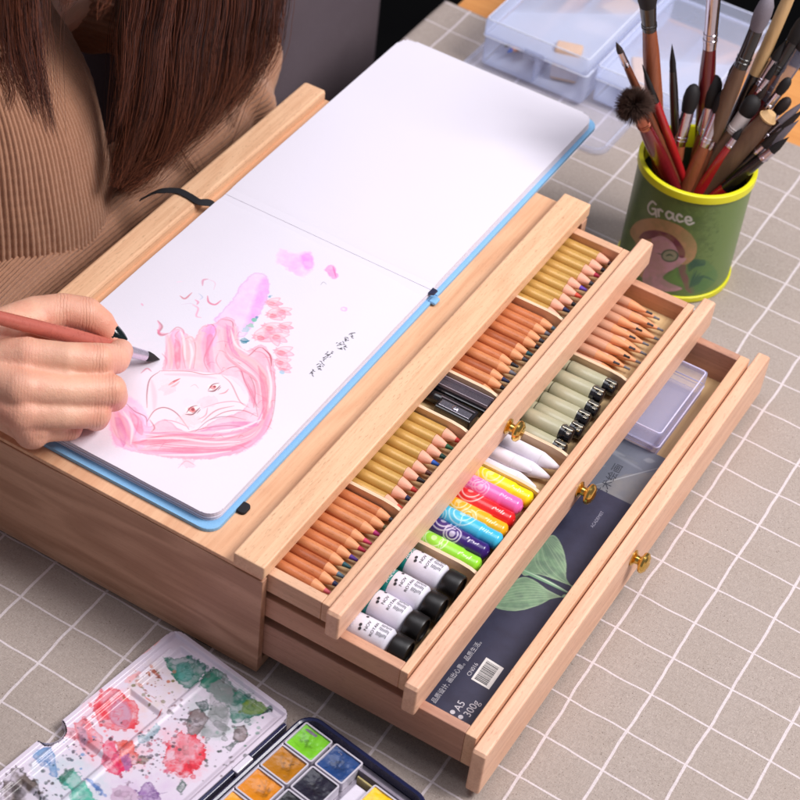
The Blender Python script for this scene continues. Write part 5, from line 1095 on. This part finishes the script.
for a_, b_, dz in (('index','middle',-2.2), ('middle','ring',-2.0), ('ring','little',-1.6)):      # flesh between neighbouring fingers keeps the grooves shallow
    A_, B_ = hand_pts[a_], hand_pts[b_]; off = V((-.7, .9, dz))
    chain([((A_[0][0]+B_[0][0])*.5+off, 9.6), ((A_[1][0]+B_[1][0])*.5+off, 7.2), ((A_[2][0]+B_[2][0])*.5+off+V((-6,-3,0)), 5.6)])
# knuckles
for k_ in ('index','middle','ring','little'):
    p_ = hand_pts[k_]; segs.append((p_[0][0]+Vector((1,-1,2)), p_[0][1]*.86, p_[0][0]+Vector((3,1,2)), p_[0][1]*.86)); segs.append((p_[2][0]+Vector((0,-.6,1)), p_[2][1]*.93, p_[2][0]+Vector((.6,0,1)), p_[2][1]*.93))
elbow_r = V((-392, -150, 62))
chain([(V((-430,200,-150)), 120), (V((-432,200,-20)), 100), (V((-432,200,90)), 94), (V((-418,205,185)), 84), (V((-385,215,255)), 46), (V((-345,222,300)), 42), (V((-312,226,362)), 60)])
chain([(V((-412,60,150)), 46), (V((-408,205,175)), 60), (V((-412,345,150)), 46)])
chain([(V((-412,60,150)), 46), (elbow_r, 36), (W_.lerp(elbow_r, .45), 30), (W_.lerp(elbow_r, .12), 20), (W_, 18)])
chain([(V((-412,345,150)), 44), (V((-330,436,58)), 34), (V((-292,300,48)), 29), (V((-288,150,44)), 21), (V((-286,110,40)), 18), (V((-284,60,32)), 16), (V((-280,30,26)), 12)])
chain([(V((-284,62,34)), 16), (V((-262,30,24)), 9), (V((-256,5,14)), 8)]); chain([(V((-284,62,34)), 14), (V((-276,20,20)), 9), (V((-272,-12,12)), 8)])
for y in (130, 275): chain([(V((-430,y,-170)), 88), (V((-110,y,-190)), 62), (V((-120,y,-440)), 48), (V((-150,y,-690)), 36), (V((-70,y,-722)), 26)])
chain([(V((-308,226,374)), 74), (V((-330,226,396)), 80)]); segs += [(V((-274,224,356)), 46, V((-262,224,332)), 24), (V((-240,224,362)), 9, V((-228,224,348)), 8), (V((-312,150,370)), 9, V((-308,150,358)), 8), (V((-312,300,370)), 9, V((-308,300,358)), 8)]
b = BM()
def capsule(b, p, rp, q, rq, seg=22, rings=7):
    d = (q-p); Ln = d.length; d = d.normalized() if Ln > 1e-6 else V((0,0,1)); pts = []
    for k in range(rings+1): a = math.pi/2*k/rings; pts.append((-math.cos(a)*rp, max(.02, math.sin(a))*rp))
    for k in range(rings+1): a = math.pi/2*k/rings; pts.append((Ln+math.sin(a)*rq, max(.02, math.cos(a))*rq))
    tube(b, [p+d*x for x, _ in pts], [r for _, r in pts], seg)
for s_ in segs: capsule(b, *s_)
body = obj('body', b, M_skin, person, True)
rm = body.modifiers.new('surface', 'REMESH'); rm.mode = 'VOXEL'; rm.voxel_size = 1.1*S; rm.use_smooth_shade = True
sm = body.modifiers.new('soften', 'CORRECTIVE_SMOOTH') if False else body.modifiers.new('soften', 'SMOOTH'); sm.factor = .5; sm.iterations = 6
dg = bpy.context.evaluated_depsgraph_get(); me2 = bpy.data.meshes.new_from_object(body.evaluated_get(dg)); body.modifiers.clear()
body.data = me2; body.data.shade_smooth()
if not body.data.materials: body.data.materials.append(M_skin)
co_ = np.empty(len(me2.vertices)*3); me2.vertices.foreach_get('co', co_); co_ = co_.reshape(-1, 3)/S; ofs = np.array(person.location)/S; red = np.zeros(len(co_))
for k_, P_ in hand_pts.items():
    for j, (q_, r_) in enumerate(P_):
        g_ = {0: .75, 1: 0, 2: .85, 3: .5, 4: 1.0}.get(j, 1.0)
        if g_: red += g_*np.exp(-((co_+ofs-np.array(q_))**2).sum(1)/(2*(r_*.95)**2))*.9
red = np.clip(red, 0, 1); fa = np.array(hand_pts['index'][2][0]-hand_pts['index'][0][0]); fa /= np.linalg.norm(fa); dd = (co_+ofs)@fa; wr = np.zeros(len(co_))
for k_, P_ in hand_pts.items():
    for j in (0, 2, 3):
        v_ = co_+ofs-np.array(P_[j][0]); al = v_@fa; wr = np.maximum(wr, (1 if j else .35)*np.exp(-(al/(4.2 if j else 9))**2)*np.exp(-((v_**2).sum(1)-al**2)/(2*(P_[j][1]*1.0)**2)))
ca = me2.color_attributes.new('paint', 'FLOAT_COLOR', 'POINT'); ca.data.foreach_set('color', np.stack([red, dd/100+3, wr, red*0+1], 1).ravel())
# finger nails
M_nail = plain('dark_teal_nail_polish', (22,40,44), .12, 0, .1, coat=1)
def nail(tipu, dirp, up, size, mat, nm='fingernail', label=None):
    """a thin curved plate seated on the finger end"""
    c_ = V(tipu); d = (V(dirp)-c_).normalized()*-1; up = V(up); up = (up-d*up.dot(d)).normalized(); sd = d.cross(up)
    b = BM(); L_, W2, R_ = size; n1, n2 = 9, 9; g = []
    for i in range(n1):
        t_ = i/(n1-1); row = []
        for j in range(n2):
            s_ = j/(n2-1)*2-1; wd = W2*(1-.35*abs(t_*2-1)**3)*.5
            row.append(b.verts.new(c_+d*(L_*(t_-.35))+sd*wd*s_+up*(R_*(1-.42*s_*s_)-1.0*(t_-.4)**2*2)))
        g.append(row)
    for i in range(n1-1):
        for j in range(n2-1): b.faces.new((g[i][j], g[i][j+1], g[i+1][j+1], g[i+1][j]))
    bmesh.ops.solidify(b, geom=b.faces[:], thickness=.5)
    return obj(nm, b, mat, person, True, True, label)
th = hand_pts['thumb']; ix = hand_pts['index']
nail(th[-1][0]+V((-1.0,0,1.2)), th[-2][0], tuple(ROT[:,0]*.62+ROT[:,1]*.45+ROT[:,2]*.62), (16, 11, 7.0), M_nail, label='dark glossy thumbnail')
nail(ix[-1][0], ix[-2][0], (.9, .3, .2), (9, 10, 6.4), plain('clear_nail', (214,176,176), .15, 0, .03, coat=1))
# the brush in the hand
bt = at(160, 359.5, z=99.2); b0 = at(0, 318, z=166); bd = (b0-bt); Lb = np.linalg.norm(bd); bd /= Lb
hb = thing('held_paint_brush', 'rose-brown paint brush with a white metal ferrule held over the portrait', 'paint brush', tuple(bt))
Pb = lambda s_: tuple(bt+bd*s_)
def px_s(u):                                                  # distance from the tip of the point seen at photo column u
    lo, hi = 0, Lb
    for _ in range(40):
        m_ = (lo+hi)/2; q = (np.array(Pb(m_))-CAM) @ ROT; uu = 400+F*q[0]/-q[2]
        if uu > u: lo = m_
        else: hi = m_
    return lo
s1, s2 = px_s(145.5), px_s(127)
obj('bristles', tube(BM(), [Pb(0), Pb(s1*.18), Pb(s1*.5), Pb(s1*.8), Pb(s1+.3)], [.1, .9, 2.3, 3.1, 3.0], 20), HR['black'], hb, True, True)
obj('ferrule', tube(BM(), [Pb(s1), Pb(s1+2), Pb(s2), Pb(s2+8)], [3.15, 3.3, 3.8, 4.1], 24), plain('white_metal_ferrule', (216,206,224), .28, .75, .04), hb, True, True)
obj('handle', tube(BM(), [Pb(s2+8.1), Pb(s2+14), Pb(s2+40), Pb(s2+90), Pb(s2+150)], [4.3, 4.6, 5.1, 4.1, 2.3], 24), plain('rose_brown_lacquer', (184,98,84), .28, 0, .08, coat=.5), hb, True, True)
b = BM(); rr = random.Random(2); hd_ = V(bd); sd_ = V((0, 0, 1)); sd_ = (sd_-hd_*sd_.dot(hd_)).normalized(); cr_ = hd_.cross(sd_)
for k in range(15):
    s_ = s2+26+k*3.6; o_ = V(Pb(s_))
    for (da, ds) in ((0, 0), (1.1, 1.0)):
        an = 1.15+rr.uniform(-.04, .04); an2 = an+.14
        b.faces.new([b.verts.new(o_+hd_*(ds+x)+(cr_*math.cos(a)+sd_*math.sin(a))*5.2) for x, a in ((0, an), (.7, an), (.7, an2), (0, an2))])
obj('handle_print', b, plain('dark_handle_print', (50,34,44), .5), hb, True, normals=False)

# ---------------------------------------------------------------- ribbed sweater
n = NT('tan_ribbed_knit'); oc = n.coord(); f1 = n.noise(oc, 2200, 2, .6); f2 = n.noise(oc, 60, 3)
n.set(n.b.inputs['Base Color'], n.mix(n.math('MULTIPLY', f2, .4), n.ramp(f1, [(.3, lin((160,112,84))), (.72, lin((212,160,128)))]), lin((180,126,96))))
n.b.inputs['Roughness'].default_value = .95; n.b.inputs['Sheen Weight'].default_value = .3; n.b.inputs['Sheen Roughness'].default_value = .5; n.b.inputs['Specular IOR Level'].default_value = .15
n.bump(f1, .9, .9); M_knit = n.m
def ribbed(axis, rads, nrib, per=7, amp=1.2, rows=150, fold=None, seed=0, flat=None, upv=(0,0,1)):
    """tube of knit: ribs run along its length"""
    A_ = np.array(spline(axis, 24)); s_ = np.r_[0, np.cumsum(np.linalg.norm(np.diff(A_, axis=0), axis=1))]; t = np.linspace(0, s_[-1], rows)
    C_ = np.stack([np.interp(t, s_, A_[:, k]) for k in range(3)], 1); tk = np.linspace(0, s_[-1], len(rads)); R_ = np.stack([np.interp(t, tk, [r[k] for r in rads]) for k in range(2)], 1)
    kz = np.hanning(31); kz /= kz.sum(); R_ = np.stack([np.convolve(np.pad(R_[:, k], 15, 'edge'), kz, 'valid') for k in range(2)], 1); C_ = np.stack([np.convolve(np.pad(C_[:, k], 15, 'reflect', reflect_type='odd'), kz, 'valid') for k in range(3)], 1)
    D = np.gradient(C_, axis=0); D /= np.linalg.norm(D, axis=1)[:, None]; up = np.array(upv, float); a = np.cross(D, up); a /= np.linalg.norm(a, axis=1)[:, None]; bb = np.cross(a, D)
    m = nrib*per; th = np.linspace(0, 2*np.pi, m, endpoint=False); rib = np.abs(np.cos(th*nrib/2))**.7
    nz = fbm(rows, m, 60, 4, seed); nz = nz*.5+np.roll(nz[:, ::-1], m//2, 1)*.5
    rr_ = (rib[None]*amp-amp)+(nz-.5)*12
    stitch = np.sin(t/1.35)[:, None]*rib[None]*.22; rr_ = rr_+stitch
    if fold is not None: rr_ = rr_+fold(t[:, None], th[None])
    X_ = (R_[:, :1]+rr_)*np.cos(th)[None]; Y_ = (R_[:, 1:]+rr_)*np.sin(th)[None]
    return C_[:, None]+a[:, None]*X_[..., None]+bb[:, None]*Y_[..., None]
Pt = ribbed([(-440,195,-170), (-436,195,-60), (-432,196,60), (-424,198,150), (-410,204,225), (-376,214,285)], [(122,146), (114,152), (112,162), (110,166), (104,162), (92,144), (72,100), (50,56)], 195, 7, 1.9, 190, seed=2, upv=(1,0,0))
sw = grid_mesh('sweater', Pt, M_knit, person, True, closed=True)
def fold(t, th):
    f = 0
    for (c_, w_, a_, ph) in ((232, 11, 6.5, .4), (252, 8, -4.5, .9), (206, 12, -3.5, 0), (290, 12, 3.0, 1.4), (330, 14, -3, .2), (370, 10, 3, 2.), (60, 14, 4, 1), (95, 12, -4, .5)): f = f+a_*np.exp(-((t-c_-9*np.sin(th+ph))/w_)**2)
    return f
Ps = ribbed([(-415,330,160), (-372,410,105), (-322,436,62), (-296,360,50), (-291,230,48), (-290,130,46), (-288,96,44)], [(52,56), (50,52), (42,44), (38,40), (36,37), (30,32), (25,26)], 60, 8, 2.2, 230, fold, 5)
sl_ = grid_mesh('sleeve', Ps, M_knit, person, True, closed=True)
Wn = np.array(W_.lerp(elbow_r, .30)); en = np.array(elbow_r)
Pr = ribbed([(-415,70,160), (-412,-30,110), tuple(en), tuple(Wn*.5+en*.5), tuple(Wn)], [(52,56), (48,50), (42,44), (34,36), (28,30)], 58, 6, 1.3, 120, None, 8)
grid_mesh('sleeve', Pr, M_knit, person, True, closed=True)
# trousers, seen by nobody in the photo but part of the figure
b = BM()
for y in (130, 275): tube(b, [(-470, y, -165), (-300, y, -178), (-130, y, -188), (-92, y, -215), (-112, y, -300), (-128, y, -480), (-150, y, -660)], [98, 88, 72, 72, 66, 58, 50], 28)
obj('trousers', b, plain('dark_trousers', (38,36,44), .9, 0, .12, 700), person, True, True)
# ---------------------------------------------------------------- long hair
n = NT('dark_brown_hair_strands'); oi = n.n.new('ShaderNodeVertexColor'); oi.layer_name = 'paint'
n.set(n.b.inputs['Base Color'], oi.outputs[0]); n.b.inputs['Roughness'].default_value = .42; n.b.inputs['Specular Tint'].default_value = (.9,.55,.42,1); n.b.inputs['Specular IOR Level'].default_value = .4; n.b.inputs['Anisotropic'].default_value = .5; M_hair = n.m
HV, HF, HC = [], [], []
def strand(P, r0, r1, col):
    P = np.array(P); n_ = len(P); D = np.gradient(P, axis=0); D /= np.linalg.norm(D, axis=1)[:, None]+1e-9
    a = np.cross(D, (1, .2, .1)); a /= np.linalg.norm(a, axis=1)[:, None]+1e-9; b_ = np.cross(D, a); base = sum(len(q) for q in HV); R_ = np.linspace(r0, r1, n_)[:, None]
    ring = np.stack([P+a*R_, P-a*R_*.5+b_*R_*.87, P-a*R_*.5-b_*R_*.87], 1).reshape(-1, 3); HV.append(ring); HC.append(np.tile(col, (n_*3, 1)))
    i = np.arange(n_-1)[:, None]*3+base
    for k in range(3): HF.append(np.concatenate([i+k, i+(k+1) % 3, i+3+(k+1) % 3, i+3+k], 1))
def lock(px, xs_, wid, count, seed, spread_end=1.0, root=None, cut=.5, r=.22, depth=7):
    r_ = np.random.default_rng(seed); C_ = [at(u, v, x=x) for (u, v), x in zip(px, xs_)]
    if root is not None: C_ = [np.array(root)]+C_
    wid = list(wid); wid[-1] *= .45; wid[-2] *= .85
    wid = ([wid[0]*.8]+list(wid)) if root is not None else list(wid)
    A_ = np.array(spline(C_, 9)); m = len(A_); w_ = np.interp(np.linspace(0, 1, m), np.linspace(0, 1, len(wid)), wid)
    D = np.gradient(A_, axis=0); D /= np.linalg.norm(D, axis=1)[:, None]; view = A_-CAM; view /= np.linalg.norm(view, axis=1)[:, None]; sd = np.cross(D, view); sd /= np.linalg.norm(sd, axis=1)[:, None]; dp = np.cross(sd, D)
    for k in range(count):
        u0 = r_.normal()*.45 if r_.random() < .85 else r_.uniform(-1.3, 1.3); v0 = r_.uniform(-1, 1); ph = r_.uniform(0, 6.3, 3); am = r_.uniform(.4, 2.6); n_ = max(8, int(m*(1-cut*r_.random()**1.5)))
        t = np.linspace(0, 1, m)[:n_]; off = u0*w_[:n_]*(1+.25*np.sin(t*4+ph[2]))+am*np.sin(t*7+ph[0])*t*1.6; offd = v0*depth+am*np.cos(t*6+ph[1])*t
        tone = r_.random()**1.6; col = np.array(lin((30, 15, 13)))*(1-tone)+np.array(lin((128, 72, 50)))*tone
        strand(A_[:n_]+sd[:n_]*off[:, None]+dp[:n_]*offd[:, None], r*r_.uniform(.75, 1.35), .07, col)
RT = lambda dy, z=395: (-318, 226+dy, z)
X0_ = -262
hl = [([(146,-60),(142,40),(134,110),(122,160),(112,190)], (14,14,13,11,7), 520), ([(168,-60),(166,50),(158,120),(140,170),(118,196)], (15,15,14,12,8), 560), ([(192,-60),(190,50),(178,116),(148,166),(116,192)], (15,16,15,12,8), 560), ([(216,-60),(220,40),(208,96),(168,146),(124,180)], (15,16,15,12,9), 520),
      ([(238,-60),(244,36),(230,80),(190,126),(136,164)], (14,14,14,12,9), 460), ([(256,-60),(264,26),(252,64),(218,104),(164,146)], (11,12,12,10,8), 320), ([(264,-60),(270,14),(266,50),(246,84),(214,112)], (6,8,8,7,6), 150), ([(150,-60),(156,60),(168,120),(190,165),(214,196)], (14,14,10,9,8), 60),
      ([(130,-60),(128,40),(124,90),(118,130)], (8,8,7,5), 130), ([(240,-40),(246,60),(232,120),(214,165),(206,200),(212,228)], (10,9,7,5,3,3), 16)]
for i, (px, wd, ct) in enumerate(hl):
    xs_ = np.linspace(-264, -258, len(px)); lock(px, xs_, wd, int(ct*1.0), i, root=(-318, 226+(px[0][0]-120)*.55, 436))
for i, (px, wd, ct) in enumerate([([(8,-60),(8,-10),(14,40),(26,84),(36,118)], (11,11,10,8,4), 420), ([(22,-60),(24,-10),(34,50),(44,100),(52,136)], (9,9,8,6,3), 260), ([(-6,-60),(-4,0),(2,60),(10,90),(6,112)], (9,9,8,6,4), 160), ([(72,-60),(72,-20),(66,0),(62,14)], (6,6,4,2), 60), ([(104,-60),(104,-16),(102,4),(96,18)], (6,6,4,2), 50)]):
    lock(px, np.linspace(-262, -258, len(px)), wd, ct, 60+i, root=(-300, 176+px[0][0]*.3, 432))
for k in range(70):                                          # stray single hairs
    rr = random.Random(3000+k); u0 = rr.uniform(118, 276) if k % 4 else rr.uniform(0, 70); v1 = rr.uniform(60, 200)*(1 if u0 < 200 else .75) if k % 4 else rr.uniform(40, 150)
    du = rr.uniform(-34, 14) if k % 4 else rr.uniform(-6, 22); P_ = [(u0, -60), (u0+rr.uniform(-5, 5), v1*.35), (u0+du*.45+rr.uniform(-7, 7), v1*.7), (u0+du, v1)]
    lock(P_, [-259]*4, (4, 3, 3, 3), 2, 3000+k, cut=.1, r=.16, depth=2)
lock([(80,-120),(60,-100),(40,-70)], (-300,-280,-270), (40,40,30), 300, 90, root=(-350, 226, 462), depth=20)
allv = np.concatenate(HV); allf = np.concatenate(HF); me = bpy.data.meshes.new('hair'); me.vertices.add(len(allv)); me.vertices.foreach_set('co', allv.ravel())
me.loops.add(allf.size); me.loops.foreach_set('vertex_index', allf.ravel().astype(np.int32)); me.polygons.add(len(allf)); me.polygons.foreach_set('loop_start', np.arange(len(allf))*4); me.update(calc_edges=True)
ca = me.color_attributes.new('paint', 'FLOAT_COLOR', 'POINT'); cc_ = np.concatenate(HC); ca.data.foreach_set('color', np.c_[cc_, np.ones(len(cc_))].ravel())
link('hair', me, M_hair, person, True, 2)
# inner mass of the hair (keeps the locks opaque) and the cap of hair on the head
b = BM(); wl = [(126+18*k, v) for k, v in enumerate((90, 110, 112, 96, 70, 40, 10))]
for i, (u, v) in enumerate(wl):
    p0 = at(u+2, -60, x=-272); p1 = at(u+3, v*.5, x=-272); p2 = at(u-2-i*1.5, v, x=-270); tube(b, [(-322, 226+(u-120)*.5, 432), tuple(p0), tuple(p1), tuple(p2)], [10, 10, 8, 1.5], 10)
for u, v in ((6, 60), (20, 84), (34, 90)):
    tube(b, [(-308, 170, 430), tuple(at(u-4, -60, x=-270)), tuple(at(u, v*.5, x=-268)), tuple(at(u+6, v, x=-266))], [9, 7, 5, 1], 10)
capsule(b, V((-334,226,398)), 92, V((-350,226,386)), 94)
obj('hair_mass', b, plain('deep_brown_hair', (38,22,19), .5, 0, .35, 1500), person, True, True)
# ---------------------------------------------------------------- grey upholstered chair beyond the table edge
ch = thing('upholstered_chair', 'grey-mauve upholstered chair standing beyond the table behind the sketchbook', 'chair', (-440, 540, -750))
yR = at(384, 40, x=-356)[1]; n = NT('mauve_upholstery'); oc = n.coord(); f1 = n.noise(oc, 1200, 2, .6); f2 = n.noise(oc, 9, 3)
n.set(n.b.inputs['Base Color'], n.mix(f2, n.ramp(f1, [(.3, lin((96,84,92))), (.7, lin((128,114,124)))]), lin((88,74,78)))); n.b.inputs['Roughness'].default_value = .95; n.bump(n.math('ADD', f1, n.math('MULTIPLY', f2, 3)), .5, .6); M_up = n.m
b = BM(); bx(b, -760, -456, yR-350, yR-6, -340, -250, 24, 4); o = obj('seat_cushion', b, M_up, ch, True, True)
b = BM(); bx(b, -452, -356, yR-352, yR, -340, 170, 20, 4); obj('backrest', b, M_up, ch, True, True)
for x in (-730, -390):
    for y in (yR-300, yR-30): obj('leg', tube(BM(), [(x, y, -341), (x, y, -749)], [20, 13], 14), plain('dark_chair_leg', (40,30,26), .4), ch, True, True)
# ================================================================= light and camera
w = bpy.data.worlds.new('World'); SC.world = w; w.use_nodes = True
bg = w.node_tree.nodes['Background']; bg.inputs[0].default_value = (.80, .79, .90, 1); bg.inputs[1].default_value = .22
def area(name, loc, target, size, power, col):
    l = bpy.data.lights.new(name, 'AREA'); l.shape = 'DISK'; l.size = size; l.energy = power; l.color = col
    o = bpy.data.objects.new(name, l); COL.objects.link(o); o.location = [c*S for c in loc]
    o.rotation_euler = (Vector(target)-Vector(loc)).to_track_quat('-Z', 'Y').to_euler(); return o
area('key_light', (950, 560, 1400), (40, 200, 60), .8, 33, (1, .965, .96))
area('fill_light', (-300, 300, 1900), (0, 200, 60), 1.2, 12.5, (.95, .94, 1))
cam = bpy.data.cameras.new('camera'); co = bpy.data.objects.new('camera', cam); COL.objects.link(co); SC.camera = co
cam.sensor_width = 36; cam.sensor_fit = 'HORIZONTAL'; cam.lens = 36*F/800; cam.clip_start = .05; cam.clip_end = 30
M4 = Matrix([list(r) for r in ROT]).to_4x4(); M4.translation = Vector(CAM*S); co.matrix_world = M4
cam.dof.use_dof = True; cam.dof.aperture_fstop = 13
fp = at(380, 430, z=88); cam.dof.focus_distance = float(-(fp-CAM) @ ROT[:, 2])*S
SC.view_settings.view_transform = 'Standard'; SC.view_settings.look = 'None'; SC.view_settings.exposure = 0; SC.view_settings.gamma = 1
SC.cycles.use_denoising = True; SC.cycles.max_bounces = 8; SC.cycles.transparent_max_bounces = 24; SC.cycles.use_adaptive_sampling = True; SC.cycles.adaptive_threshold = .02
SC.cycles.caustics_reflective = False; SC.cycles.caustics_refractive = False; SC.cycles.sample_clamp_indirect = 4
